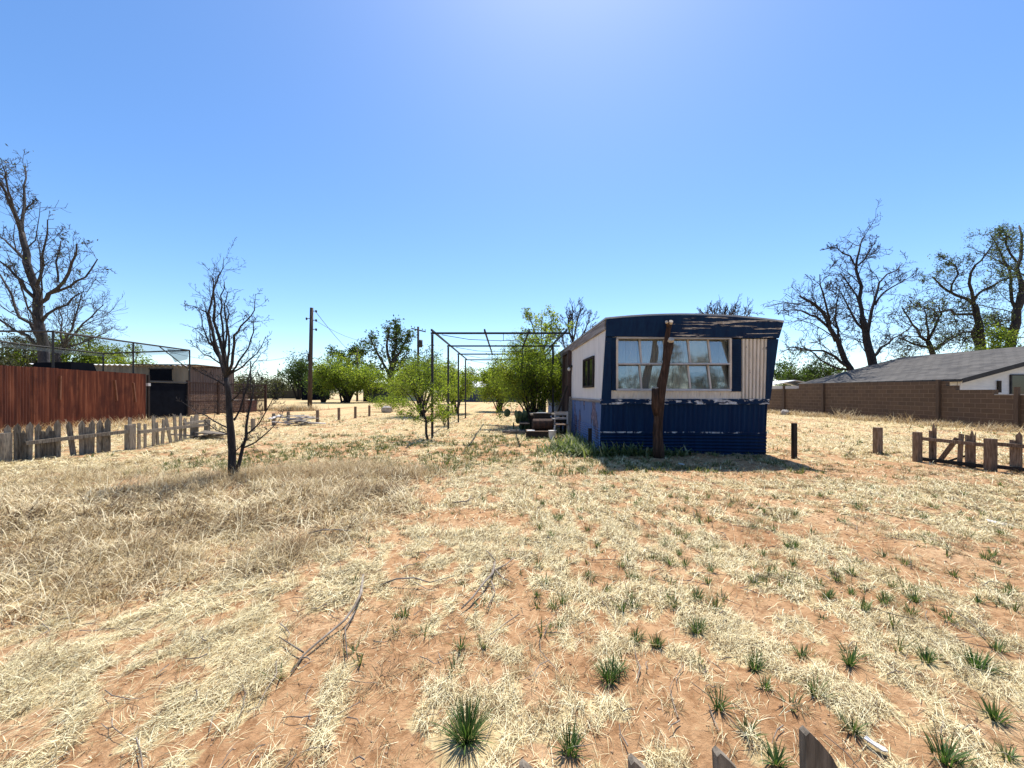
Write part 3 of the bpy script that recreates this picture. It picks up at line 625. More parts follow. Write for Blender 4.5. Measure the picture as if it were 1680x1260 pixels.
# --- thin dead tree in the yard
P3 = dict(nb=(11, 5, 3), lk=.46, rs=.62, rmin=.0032, ang=(25, 60), up=.10, wob=.16, l0=.62, t0=.25)
limb_tree('dead_tree', 'slender leafless black tree standing alone in the dead grass', 'tree', 6.85,
    [[(382, 790, 6.4), (381, 740, 5.5), (377, 690, 5), (375, 650, 4.4), (371, 620, 3.9)],
     [(371, 620, 5), (362, 590, 4.5), (352, 560, 4), (346, 530, 3.2), (346, 500, 2.6), (352, 470, 1.9), (358, 452, 1.4), (366, 440, 1), (367, 422, .5)],
     [(371, 620, 5), (366, 580, 4.2), (357, 545, 3.5), (352, 510, 2.8), (350, 480, 2), (349, 455, 1.2)], [(373, 615, 4), (382, 580, 3.4), (384, 550, 2.8), (395, 535, 2.2), (412, 518, 1.6), (418, 500, 1), (419, 482, .5)],
     [(376, 615, 3), (392, 592, 2.4), (408, 570, 1.8), (416, 545, 1.4), (417, 520, .8)], [(362, 590, 3), (352, 575, 2.4), (345, 555, 2), (340, 520, 1.4), (335, 495, .8)], [(366, 585, 2.6), (372, 548, 2.2), (376, 515, 1.5), (372, 500, .8)],
     [(346, 520, 1.8), (330, 508, 1.3), (315, 502, .9), (302, 498, .5)], [(384, 690, 2.4), (400, 650, 2), (408, 620, 1.6), (416, 596, 1.2), (428, 580, .7), (440, 572, .4)], [(364, 598, 2), (345, 585, 1.5), (325, 572, 1), (310, 562, .5)],
     [(372, 618, 3.4), (370, 585, 3), (366, 550, 2.6), (362, 515, 2.2), (362, 485, 1.6), (368, 462, .9)], [(373, 616, 3.2), (376, 575, 2.6), (372, 530, 2), (368, 500, 1.4), (374, 478, .7)], [(360, 588, 2.6), (343, 562, 2), (332, 535, 1.4), (326, 505, .8)], [(374, 640, 2.4), (352, 622, 1.8), (330, 612, 1.2), (312, 600, .6)], [(380, 612, 2.6), (400, 600, 2), (422, 580, 1.3), (436, 552, .7)], [(377, 660, 2.2), (395, 640, 1.7), (412, 632, 1.1), (432, 618, .6)],
     [(388, 775, 5), (398, 735, 4), (404, 700, 3.2), (412, 660, 2.2), (415, 630, 1.2)], [(402, 715, 2.4), (425, 695, 1.8), (445, 660, 1.2), (458, 635, .6)], [(398, 735, 2.4), (420, 725, 1.8), (448, 700, 1.2), (466, 672, .6)],
     [(380, 705, 2), (350, 690, 1.6), (322, 676, 1.1), (300, 660, .6)], [(379, 715, 1.6), (355, 706, 1.2), (335, 690, .7)], [(382, 745, 1.5), (400, 726, 1.1), (416, 716, .6)]], P3, 'bark_dark', depth=.35)

# --- bare and budding trees behind the grey roof on the right
P4 = dict(nb=(10, 6, 4), lk=.55, rs=.68, rmin=.024, ang=(25, 62), up=.08, wob=.2, l0=.75)
limb_tree('bare_tree', 'big spreading bare tree behind the far end of the grey shingle roof', 'tree', 43,
    [[(1432, 650, 7), (1432, 600, 6.4), (1425, 572, 5.8), (1420, 545, 5), (1414, 520, 4)], [(1398, 625, 5), (1396, 605, 4.4), (1380, 575, 3.8), (1362, 540, 3.2), (1350, 512, 2.6), (1330, 495, 2), (1310, 485, 1)],
     [(1414, 530, 5), (1410, 490, 4.2), (1408, 455, 3.5), (1406, 425, 2.8), (1412, 400, 1.8), (1420, 385, .8)], [(1407, 440, 2.4), (1395, 420, 1.8), (1375, 408, 1.1), (1362, 405, .6)], [(1408, 435, 2.2), (1425, 415, 1.6), (1438, 395, .8)],
     [(1422, 555, 4.5), (1430, 510, 3.6), (1440, 475, 2.6), (1455, 450, 1.8), (1480, 432, .8)], [(1436, 500, 2.8), (1450, 480, 2.2), (1475, 465, 1.4), (1500, 450, .7)], [(1428, 590, 4), (1445, 570, 3), (1465, 555, 2), (1490, 540, 1)],
     [(1362, 540, 3), (1340, 520, 2.4), (1315, 510, 1.6), (1280, 510, .8)], [(1370, 560, 3), (1360, 520, 2.4), (1350, 480, 1.8), (1345, 450, .9)], [(1385, 585, 3), (1375, 540, 2.4), (1372, 500, 1.8), (1378, 470, .9)],
     [(1396, 605, 3.5), (1370, 585, 2.8), (1330, 575, 2), (1290, 570, 1)], [(1400, 610, 3), (1375, 605, 2.4), (1345, 590, 1.8), (1320, 570, 1)], [(1410, 500, 2.4), (1395, 470, 1.9), (1380, 450, 1)], [(1416, 540, 3), (1400, 520, 2.2), (1385, 490, 1.4), (1370, 470, .7)]],
    P4, 'bark_dark', trunk_n=2, depth=.4)
P5 = dict(nb=(9, 6, 4), lk=.55, rs=.66, rmin=.028, ang=(30, 70), up=.05, wob=.24, l0=.75)
limb_tree('budding_tree', 'dark tree with scattered new leaves behind the middle of the grey roof', 'tree', 50,
    [[(1622, 620, 5.5), (1610, 560, 5), (1602, 515, 4.4), (1598, 500, 4)], [(1608, 610, 3.8), (1605, 570, 3.4), (1604, 530, 3)], [(1598, 500, 4), (1570, 485, 3.2), (1545, 470, 2.4), (1530, 455, 1.4), (1520, 460, .7)],
     [(1598, 500, 4), (1590, 465, 3.2), (1600, 435, 2.4), (1615, 420, 1.5), (1630, 400, .8)], [(1598, 490, 3), (1615, 475, 2.6), (1640, 462, 1.8), (1660, 450, .9)], [(1602, 515, 3.5), (1560, 508, 2.8), (1535, 512, 2), (1515, 505, 1)], [(1560, 480, 2.4), (1572, 450, 1.8), (1560, 430, 1), (1548, 425, .6)], [(1604, 545, 3), (1580, 545, 2.4), (1555, 560, 1.6), (1535, 575, .9)]],
    P5, 'bark_dark', trunk_n=2, leaf=(4200, .3, .10, 'budleaf'), depth=.4)
limb_tree('budding_tree', 'tallest budding tree at the right edge, leaning right above the roof', 'tree', 52,
    [[(1652, 620, 6.5), (1660, 550, 6), (1668, 510, 5.2), (1676, 480, 4.5)], [(1668, 510, 4), (1658, 470, 3.4), (1655, 440, 2.6), (1640, 410, 1.8), (1625, 385, 1)], [(1676, 480, 5), (1668, 440, 4), (1676, 405, 3), (1672, 370, 1.6)], [(1676, 480, 5), (1700, 440, 4), (1720, 400, 2.6), (1725, 360, 1.2)],
     [(1668, 430, 2.6), (1650, 400, 2), (1645, 375, 1.2)], [(1660, 560, 3.5), (1640, 535, 2.6), (1625, 520, 1.4)]],
    P5, 'bark_dark', trunk_n=1, leaf=(5500, .32, .10, 'budleaf'), depth=.4)
P6 = dict(nb=(9, 6, 4), lk=.6, rmin=.03, ang=(30, 65), up=.04, wob=.24)
limb_tree('budding_tree', 'low tangled tree between the big bare tree and the budding trees', 'tree', 55,
    [[(1535, 620, 5), (1530, 580, 4), (1522, 560, 3.4)], [(1522, 560, 3), (1505, 540, 2.4), (1490, 520, 1.6), (1480, 505, .9)], [(1522, 560, 3), (1535, 535, 2.4), (1545, 515, 1.5), (1540, 500, .8)], [(1525, 570, 2.6), (1500, 565, 2), (1475, 555, 1.2)], [(1530, 575, 2.6), (1550, 560, 2), (1575, 545, 1.2)], [(1522, 560, 2.4), (1520, 530, 1.8), (1515, 505, 1)]],
    P6, 'bark_dark', leaf=(1500, .35, .11, 'budleaf'), depth=.4)
for px, lb in ((1650, 'leafy green tree low at the right edge just over the grey roof'),):
    b = W(px, 644, 44); bush('leafy_tree', lb, 'tree', (b.x, b.y), 8.3, 3.0, 7, dict(nb=(5, 4), lk=.5, rmin=.03), 5000, .16, .35, 'mesq', r0=.12)
for px, d, H, R, n, lb, mt in ((1300, 62, 7.6, 3.4, 5200, 'rounded olive green shrub tree beside the trailer corner beyond the block wall', 'darkleaf'), (1345, 58, 6.5, 2.8, 3600, 'smaller green shrub tree under the low limbs of the big bare tree', 'darkleaf'), (1470, 66, 7.6, 4.6, 3200, 'dim green shrub tree seen through the limbs above the roof ridge', 'scrub')):
    b = W(px, 644, d); bush('shrub_tree', lb, 'tree', (b.x, b.y), H, R, 9, dict(nb=(5, 4), lk=.5, rmin=.035), n, .17, .35, mt, r0=.1)
# --- beyond the mobile home
limb_tree('bare_tree', 'thin bare tree showing over the left eave of the blue home', 'tree', 36,
    [[(938, 680, 4), (938, 590, 3), (940, 560, 2.6)], [(940, 560, 2), (932, 535, 1.6), (928, 512, .8)], [(940, 560, 2), (946, 530, 1.6), (952, 505, .7)], [(938, 580, 2), (955, 555, 1.5), (966, 525, .8)], [(938, 590, 1.6), (925, 565, 1.2), (918, 540, .7)], [(940, 560, 1.6), (939, 530, 1.2), (940, 505, .6)]],
    dict(nb=(8, 5, 4), lk=.55, rmin=.02, ang=(18, 42), up=.16, wob=.15), 'bark_grey', depth=.4)
limb_tree('bare_tree', 'distant bare treetop peeking over the arched roof of the blue home', 'tree', 58,
    [[(1185, 640, 6), (1185, 560, 5), (1184, 540, 4)], [(1184, 540, 3), (1165, 525, 2.2), (1152, 512, 1)], [(1184, 540, 3), (1172, 520, 2.2), (1172, 505, 1)], [(1184, 540, 3), (1196, 522, 2.2), (1208, 505, 1)], [(1186, 545, 2.6), (1215, 525, 1.8), (1232, 512, .9)], [(1184, 540, 3), (1188, 520, 2), (1190, 506, .9)]],
    dict(nb=(9, 6, 4), lk=.55, rmin=.03, ang=(20, 50), up=.12, wob=.18), 'bark_grey', depth=.4)
limb_tree('budding_tree', 'thin pale green tree rising above the mesquite beside the home', 'tree', 30,
    [[(892, 690, 4), (890, 620, 3.4), (890, 580, 3)], [(890, 580, 2.4), (880, 552, 1.8), (872, 530, 1), (868, 515, .6)], [(890, 580, 2.2), (900, 550, 1.7), (905, 525, .9)], [(890, 590, 2), (912, 560, 1.5), (925, 538, .8)], [(890, 580, 2), (888, 550, 1.4), (890, 520, .7)], [(890, 600, 1.8), (870, 575, 1.3), (858, 560, .7)]],
    dict(nb=(5, 4, 3), lk=.5, rmin=.016, ang=(20, 50), up=.12, wob=.18), 'bark_grey', leaf=(2600, .16, .085, 'mesq'), depth=.4)
PB = dict(nb=(6, 5, 3), lk=.46, rmin=.010, ang=(25, 65), up=-.01, wob=.24, leafy=True)
bush('mesquite', 'large yellow green mesquite pressed against the side of the blue home', 'shrub', (.95, 17.3), 4.1, 2.0, 26, PB, 52000, .045, .15, 'mesq', r0=.045, ry=2.0, low=.3, asp=.3)
bush('mesquite', 'mesquite behind the carport frame, left of the one against the home', 'shrub', (-1.0, 31), 3.7, 2.0, 14, PB, 22000, .08, .22, 'mesq', r0=.055, low=.5, asp=.32)
bush('mesquite', 'broad airy mesquite just left of the near carport post', 'shrub', (-5.6, 24.5), 3.9, 2.1, 13, PB, 13500, .055, .22, 'mesq', r0=.05, low=.5, asp=.3)
bush('mesquite', 'mesquite with bare forked stems behind the carport posts', 'shrub', (-4.0, 28), 3.9, 1.5, 8, PB, 8000, .065, .17, 'mesq', r0=.06, low=1.0, asp=.3)
PS = dict(nb=(5, 4, 2), lk=.5, rmin=.004, ang=(25, 60), up=.02, wob=.2, leafy=True, t0=.3)
limb_tree('mesquite_sapling', 'wispy mesquite sapling on a single thin stem beside the near carport post', 'shrub', 12.3,
    [[(702, 722, 2.2), (699, 700, 1.9), (696, 680, 1.6), (694, 660, 1.3)], [(694, 660, 1.1), (690, 640, .9), (684, 620, .6)], [(696, 680, 1.1), (710, 660, .9), (722, 635, .5)], [(697, 688, 1), (680, 670, .8), (664, 655, .5)], [(696, 676, 1), (704, 650, .8), (706, 625, .5)], [(699, 695, .9), (718, 682, .7), (734, 670, .4)], [(698, 692, .9), (678, 684, .7), (660, 680, .4)]],
    PS, 'bark_dark', leaf=(2400, .06, .03, 'mesq'), depth=.4)
bush('shrub', 'small green shrub at the foot of the second carport post', 'shrub', (-3.0, 17.4), 1.1, .55, 8, dict(nb=(4, 3), lk=.5, rmin=.005, leafy=True), 1500, .035, .08, 'mesq', r0=.012, low=.02)
bush('shrub', 'low yellow green shrub with a pale stone beside it, beyond the row of stakes', 'shrub', (-9.6, 31), 1.2, 1.9, 9, dict(nb=(4, 3), lk=.5, rmin=.008, leafy=True), 2400, .06, .16, 'mesq', r0=.015, low=.02)
PF = dict(nb=(6, 5), lk=.5, rmin=.035, ang=(25, 65), up=0, wob=.22, leafy=True)
bush('mesquite', 'wide yellow green mesquite to the right of the near utility pole', 'tree', (-24.6, 58), 6.6, 4.8, 20, PF, 26000, .13, .45, 'mesq', r0=.15, low=1.0, asp=.4)
bush('mesquite', 'darker low mesquite touching the right of the near utility pole', 'tree', (-29.2, 60), 5.4, 2.6, 9, PF, 4500, .16, .45, 'darkleaf', r0=.12, low=.4, asp=.4)
bush('leafy_tree', 'upright green tree with a dark trunk left of the near utility pole', 'tree', W(491, 644, 85).to_2d()[:], 10.2, 3.2, 9, PF, 4200, .22, .5, 'darkleaf', r0=.2, low=2.2, asp=.4)
P7 = dict(nb=(9, 6, 3), lk=.55, rmin=.05, ang=(25, 60), up=.06, wob=.22, l0=.7)
limb_tree('elm_tree', 'tall grey limbed elm with tufts of leaves above the wide mesquite', 'tree', 80,
    [[(641, 664, 6), (642, 630, 5.5), (644, 600, 5), (646, 580, 4)], [(644, 605, 3.6), (636, 580, 3), (636, 555, 2.2), (640, 535, 1.2)], [(646, 580, 3.4), (650, 555, 2.6), (652, 535, 1.4)], [(646, 590, 3), (662, 565, 2.2), (668, 550, 1)], [(642, 620, 3.4), (625, 590, 2.6), (615, 570, 1.8), (608, 555, .9)], [(642, 615, 3), (660, 600, 2.2), (672, 575, 1)], [(641, 630, 3), (622, 612, 2.2), (605, 600, 1.2)]],
    P7, 'bark_grey', leaf=(3600, .45, .24, 'darkleaf'), depth=.4)
limb_tree('leafy_tree', 'airy green tree whose crown shows between the wide mesquite and the elm', 'tree', 90,
    [[(572, 664, 4), (572, 610, 3.4), (572, 595, 3)], [(572, 595, 2.4), (560, 580, 1.8), (545, 578, 1)], [(572, 595, 2.4), (575, 578, 1.6), (580, 572, .9)], [(572, 600, 2), (590, 585, 1.5), (602, 578, .8)]],
    dict(nb=(5, 4), lk=.5, rmin=.05, ang=(25, 60), up=.04, wob=.22, leafy=True), 'bark_dark', leaf=(2600, .5, .24, 'darkleaf'), depth=.4)
for px, d, H, R, n, lb, mt in ((690, 75, 9.4, 3.6, 4200, 'grey green tree behind the pole with the transformer', 'darkleaf'), (725, 70, 6.6, 3.2, 3600, 'bright green tree far behind the second carport post', 'mesq'), (780, 76, 6.6, 3.4, 2600, 'olive tree crown behind the white roofed house', 'scrub'), (815, 72, 6.4, 3.2, 3600, 'rounded green tree behind the dark blue wall', 'mesq'),
        (525, 92, 7.6, 3.4, 2600, 'dull green tree just right of the near utility pole, far off', 'darkleaf'), (660, 60, 5.6, 2.6, 3000, 'yellow green mesquite between the elm and the airy mesquite', 'mesq'), (745, 50, 4.6, 2.0, 2600, 'narrow mesquite seen between the second and third carport posts', 'mesq'),
        (415, 66, 4.8, 4.0, 1900, 'brownish scrub tree behind the slender dead tree', 'scrub'), (452, 84, 4.2, 4.2, 1500, 'low dark scrub along the far wire fence', 'scrub'), (472, 110, 4.6, 4.8, 1500, 'farthest grey scrub left of the upright green tree', 'scrub'), (392, 90, 5.4, 4, 1300, 'dim scrub behind the brown shed', 'scrub')):
    b = W(px, 644, d); bush('shrub_tree', lb, 'tree', (b.x, b.y), H, R, 8, PF, n, .0027 * d, .007 * d, mt, r0=.1, low=.2)
for px, d, H, R, n, lb, mt in ((40, 32, 6.6, 3.4, 6500, 'dusty green shrub behind the left part of the shade canopy', 'scrub'), (118, 34, 7.4, 3.2, 9000, 'green shrub behind the right part of the shade canopy', 'mesq'), (190, 35, 6.3, 2.4, 7000, 'leafy green shrub just above the white shed roof edge', 'mesq')):
    b = W(px, 644, d); bush('shrub_tree', lb, 'tree', (b.x, b.y), H, R, 9, dict(nb=(5, 4), lk=.5, rmin=.02, leafy=True), n, .11, .25, mt, r0=.08, low=1.0)
# ================================================================== THE MOBILE HOME
D0, ZB, RAKE, YB = 9.6, 1.30, .45, 21.6
def yf(z): return D0 if z <= ZB else D0 - RAKE * (z - ZB) / 1.9
def FP(px, py, off=0.0):      # a point of the raked front wall, off = metres proud of it
    y = 9.4
    for _ in range(12): y = yf(EYE + (HY - py) / FPX * y)
    p = W(px, py, y); return Vector((p.x, p.y - off, p.z))
def xl(y, z): return 2.18 + .012 * z - .0156 * (y - D0)
def xr(y, z): return 6.235 + .014 * z - .0156 * (y - D0)
def LW(y, z, off=0.0): return Vector((xl(y, z) - off, y, z))
def RW(y, z, off=0.0): return Vector((xr(y, z) + off, y, z))
home = thing('mobile_home', 'old blue and white mobile home with peeling paint and an arched roof', 'mobile home', (2.18, 9.6, 0))
def ztop(s): return 3.20 - .07 * s + .13 * 4 * s * (1 - s)
# left wall sheets
part('side_wall', MB().corr(LW(YB, .62), LW(D0, .62), LW(D0, ZB), LW(YB, ZB), 96, .005).corr(LW(YB, 0), LW(D0, 0), LW(D0, .62), LW(YB, .62), 9, .011, across=False), M['blue_faded'], home)
part('side_wall', MB().corr(LW(YB, ZB), LW(D0, ZB), LW(yf(3.0), 3.2), LW(YB, 3.2), 96, .004), M['white_old'], home)
part('belt_strip', MB().slab(LW(YB, ZB - .05, .012), LW(D0, ZB - .05, .012), LW(D0, ZB + .02, .012), LW(YB, ZB + .02, .012), .02), M['eave'], home)
part('side_wall', MB().corr(RW(D0, 0), RW(YB, 0), RW(YB, ZB), RW(D0, ZB), 96, .006), M['blue'], home)
part('side_wall', MB().corr(RW(D0, ZB), RW(YB, ZB), RW(YB, 3.13), RW(yf(3.1), 3.13), 96, .006), M['white_old'], home)
part('rear_wall', MB().slab(RW(YB, 0), LW(YB, 0), LW(YB, 3.2), RW(YB, 3.13), .03), M['white_old'], home)
# roof
mb = MB(); N = 18; n0 = 0
for y in (yf(3.2) - .05, YB + .08):
    for dz in (0, .04):
        for i in range(N + 1):
            s = i / N; x = (xl(y, 3.2) - .05) * (1 - s) + (xr(y, 3.2) + .06) * s; mb.v.append((x, y, ztop(s) + .012 + dz))
for i in range(N):
    A, B, Cc, Dd = 0, N + 1, 2 * (N + 1), 3 * (N + 1)
    mb.f += [(B + i, B + i + 1, Dd + i + 1, Dd + i), (A + i, Cc + i, Cc + i + 1, A + i + 1), (A + i, A + i + 1, B + i + 1, B + i), (Cc + i, Dd + i, Dd + i + 1, Cc + i + 1)]
for i in (0, N): mb.f.append((i, N + 1 + i, 3 * (N + 1) + i, 2 * (N + 1) + i))
roof = part('roof', mb, M['roof_metal'], home)
ysplit = yf(3.1) + .02
part('eave_strip', MB().slab(LW(YB, 2.98, .008), LW(ysplit, 2.98, .008), LW(ysplit, 3.195, .008), LW(YB, 3.195, .008), .035), M['eave'], home)
# front: curved fascia
mb = MB(); N = 22
for i in range(N + 1):
    s = i / N; pb = FP(993.5 + s * (1275 - 993.5), 552.5 + 3 * s, .02); zt = ztop(s); yt = yf(zt)
    xt = (xl(yt, zt) - .02) * (1 - s) + (xr(yt, zt) + .05) * s; pt = Vector((xt, yt - .02, zt))
    for q in (pb, pb - Vector((0, .05, 0)), pt - Vector((0, .05, 0)), pt): mb.v.append(tuple(q))
for i in range(N):
    a = 4 * i; b = a + 4
    for u, w in ((0, 1), (1, 2), (2, 3), (3, 0)): mb.f.append((a + u, b + u, b + w, a + w))
mb.f += [(0, 1, 2, 3), (4 * N + 3, 4 * N + 2, 4 * N + 1, 4 * N)]
part('front_fascia', mb, M['blue_fascia'], home)
def fslab(x0, y0, x1, y1, off, t): return MB().slab(FP(x0, y1, off), FP(x1, y1, off), FP(x1, y0, off), FP(x0, y0, off), t)
# corner posts follow the kink at the belt
mb = MB(); mb.slab(FP(986.5, 654, .0), FP(1002, 654, .0), FP(1003, 553.2, .0), FP(993.5, 553.2, .0), .045)
part('corner_trim', mb, M['blue'], home)
mb = MB(); mb.slab(FP(1254.5, 655.5, 0), FP(1262, 655.5, 0), FP(1275.5, 556.2, 0), FP(1257.5, 556.2, 0), .045)
part('corner_trim', mb, M['blue'], home)
part('front_panel', fslab(984.5, 654.5, 1260, 663, 0, .05), M['blue_belt'], home)
a, b, c, d = FP(984.5, 708), FP(1257, 709), FP(1259, 663), FP(986.5, 663)
part('front_panel', MB().corr(a, b, c, d, 34, .012), M['blue'], home)
a, b, c, d = FP(984, 742.5, .02), FP(1256, 748, .02), FP(1257, 709.2, .02), FP(984.5, 708.2, .02)
part('seam_strip', MB().slab(FP(984.3, 710, .03), FP(1257.2, 711, .03), FP(1257.2, 708.6, .03), FP(984.3, 707.6, .03), .008), M['blue_seam'], home)
part('skirting', MB().corr(a, b, c, d, 7, .016, across=False), M['blue'], home)
part('front_panel', MB().corr(FP(1002, 654.3), FP(1216, 655.3), FP(1216, 640.5), FP(1002, 640.5), 44, .004), M['white_front'], home)
part('front_panel', MB().corr(FP(1215.5, 655.3), FP(1256, 655.4), FP(1259, 556), FP(1215.5, 556), 7, .024, sub=6, prof='sq'), M['white_front'], home)
def shutter(x0, x1, y0, y1):
    sh = part('shutter', fslab(x0, y0, x1, y1, .0, .03), M['blue'], home)
    mb = MB(); n = 26
    for i in range(n):
        p = FP((x0 + x1) / 2, y0 + 3 + (y1 - y0 - 6) * (i + .5) / n, .036); w = (x1 - x0 - 4) / FPX * 9.4
        mb.box(p, (w, .014, .022), rx=.5)
    part('louvre', mb, M['blue'], sh)
shutter(1003.5, 1010.2, 553.5, 640); shutter(1198.5, 1215, 556.2, 642)
# picture window
win = part('window', MB(), None, home) if False else None
xs = [1012, 1052, 1092.5, 1132, 1165.5, 1197.5]; y0, ym, y1 = 554, 597.2, 639.5
mb = MB()
def bar(p, q, w=.05, off=.02): mb.beam(FP(*p, off), FP(*q, off), w, .05, up=(0, -1, .2))
bar((1010.6, y0), (1198.4, y0 + 1.2)); bar((1010.6, y1), (1198.4, y1 + .6))
for x in (1011.8, 1197.2): bar((x, y0 + 1.7), (x, y1 - 1.8), .05, .021)
for x in xs[1:-1]:
    for a0, a1 in ((y0 + 1.9, ym - 1.0), (ym + 1.4, y1 - 2.0)):
        q = FP(x, a1, .012); t_ = FP(x, a0); mb.beam(q, Vector((t_.x, q.y, t_.z)), .042, .03, up=(0, -1, .01))
bar((1013.6, ym), (1195.4, ym), .035, .028)
wf = part('window_frame', mb, M['alu'], home)
for i in range(5):
    for (a0, a1) in ((y0 + 1.2, ym - .8), (ym + .8, y1 - 1.2)):
        q0, q1, q2, q3 = FP(xs[i] + 1.2, a1), FP(xs[i + 1] - 1.2, a1), FP(xs[i + 1] - 1.2, a0), FP(xs[i] + 1.2, a0); tl = .006 * ((i * 3 + int(a0)) % 4)
        q2.x += .055; q2.y = q1.y + tl; q3.y = q0.y + tl      # each sash hangs plumb, so its head sits back in the leaning frame
        part('pane', MB().slab(q0, q1, q2, q3, .006), M['glass'], wf)
def curtain(x0, x1, y0, y1, n, dz): return MB().corr(FP(x0, y1, -dz), FP(x1, y1, -dz), FP(x1, y0, -dz), FP(x0, y0, -dz), n, .016, sub=6)
CZ = .24
for x0, x1, n, ya, yb in ((1009, 1031, 2, 550, 597), (1031.8, 1051, 5, 550, 644), (1052.6, 1091.6, 9, 550, 644), (1092.6, 1109, 4, 550, 644), (1112, 1134, 4, 550, 644), (1135, 1165.8, 1, 550, 610), (1166.6, 1172, 2, 550, 644), (1189, 1201, 3, 550, 644)):
    part('curtain', curtain(x0, x1, ya, yb, n, CZ), M['curtain'], home, True)
part('curtain', MB().slab(FP(1166, 645, -.27), FP(1197, 645, -.27), FP(1197, 551, -.27), FP(1166, 551, -.27), .004), nmat('grey_curtain', [(.16, .16, .155), (.26, .26, .25)], 2, (1, 1, .4), bmp=.1), home)
part('room_divider', MB().slab(Vector((xl(11.5, 1) + .1, 11.5, 0)), Vector((xr(11.5, 1) - .1, 11.5, 0)), Vector((xr(11.5, 1) - .1, 11.5, 3.05)), Vector((xl(11.5, 1) + .1, 11.5, 3.05)), .03), M['interior'], home)
part('floor_deck', MB().box((4.2, 10.6, .72), (3.9, 1.8, .05)), M['interior'], home)
# left side openings
def lslab(y0, y1, z0, z1, off, t): return MB().slab(LW(y1, z0, off), LW(y0, z0, off), LW(y0, z1, off), LW(y1, z1, off), t)
def sidewin(y0, y1, z0, z1, nx, curt):
    mb = MB(); w = .05
    for (a, b, c, d) in ((y0, y1, z0, z0 + w), (y0, y1, z1 - w, z1), (y0, y0 + w, z0 + w, z1 - w), (y1 - w, y1, z0 + w, z1 - w)): mb.slab(LW(b, c, .006), LW(a, c, .006), LW(a, d, .006), LW(b, d, .006), .05)
    for i in range(1, nx):
        y = y0 + (y1 - y0) * i / nx; mb.slab(LW(y + .02, z0 + w, .006), LW(y - .02, z0 + w, .006), LW(y - .02, z1 - w, .006), LW(y + .02, z1 - w, .006), .045)
    f = part('window', mb, M['dark_wood'] if not curt else M['eave'], home); part('pane', lslab(y0 + .04, y1 - .04, z0 + .04, z1 - .04, .006, .012), M['dark_glass'], f)
    if curt: part('curtain', lslab(y0 + .5, y0 + .75, z0 + .1, z1 - .1, .019, .006), M['curtain'], f)
sidewin(10.35, 11.7, 1.64, 2.48, 2, False)
sidewin(15.8, 18.6, 1.58, 2.62, 3, True)
dr = part('door', lslab(14.15, 15.25, .78, 2.92, .006, .05), M['door'], home)
mb = MB()
mb.slab(LW(14.15, .7, .006), LW(13.98, .7, .006), LW(13.98, 3.02, .006), LW(14.15, 3.02, .006), .13).slab(LW(15.42, .7, .006), LW(15.25, .7, .006), LW(15.25, 3.02, .006), LW(15.42, 3.02, .006), .13).slab(LW(15.25, 2.93, .006), LW(14.15, 2.93, .006), LW(14.15, 3.02, .006), LW(15.25, 3.02, .006), .13)
part('door_frame', mb, M['door'], home)
lm = part('porch_light', MB().blob(LW(13.85, 2.33, .12), (.055, .055, .07), 10, 6), M['white_plastic'], home, True)
part('bracket', MB().box(LW(13.85, 2.43, .07), (.14, .09, .07)), M['black_steel'], home)

# dead trunk propped in front of the picture window
lg = thing('dead_tree', 'thick dead tree trunk with sawn off limbs standing before the picture window', 'dead trunk', W(1081, 752, 8.95))
def LP(x, y, dd=0): return W(x, y, 8.95 + dd)
k = 8.95 / FPX
part('trunk', MB().tube([LP(1081, 753), LP(1080, 735), LP(1079, 710), LP(1080, 690), LP(1081, 670), LP(1083, 650), LP(1086, 630), LP(1090, 612), LP(1093, 596), LP(1096, 582), LP(1099, 570), LP(1100.5, 559.5, -.03)], [r * k for r in (10, 8.3, 7.6, 7.5, 7.9, 8.2, 7.4, 6.6, 6.2, 5.8, 5.4, 4.6)], 12, True, .16), M['bark_log'], lg, True)
part('limb', MB().tube([LP(1092, 592, .02), LP(1092.5, 575, .05), LP(1094, 558, .06), LP(1096, 542, .05), LP(1100, 530, .04)], [r * k for r in (5.5, 4.6, 4.2, 4, 3.4)], 9, True, .15), M['bark_log'], lg, True)
part('limb', MB().tube([LP(1097, 538, .04), LP(1095, 531, .02), LP(1094, 529, 0)], [r * k for r in (3, 2.6, 2.4)], 8), M['bark_log'], lg, True)
part('limb', MB().tube([LP(1079, 680), LP(1075.5, 665, -.02), LP(1075, 650, -.03), LP(1074.5, 637, -.03)], [r * k for r in (7, 6.4, 5.8, 5.4)], 10, True, .14), M['bark_log'], lg, True)
for p, q, r in ((LP(1100.3, 560.5, -.03), LP(1101.5, 556, -.09), 4.9), (LP(1099.8, 530.6, .03), LP(1101, 527, -.02), 3.5), (LP(1074.5, 637.5, -.03), LP(1074.5, 635.8, -.035), 5.2), (LP(1094, 529.3, 0), LP(1093.3, 527.6, -.03), 2.4)):
    part('cut_end', MB().tube([p, q], [r * k, r * k * .92], 10, True, .1), M['cut_wood'], lg)
part('limb', MB().tube([LP(1072, 668, -.05), LP(1069, 655, -.12), LP(1070, 648, -.14)], [.008, .006, .003], 4), M['bark_log'], lg)

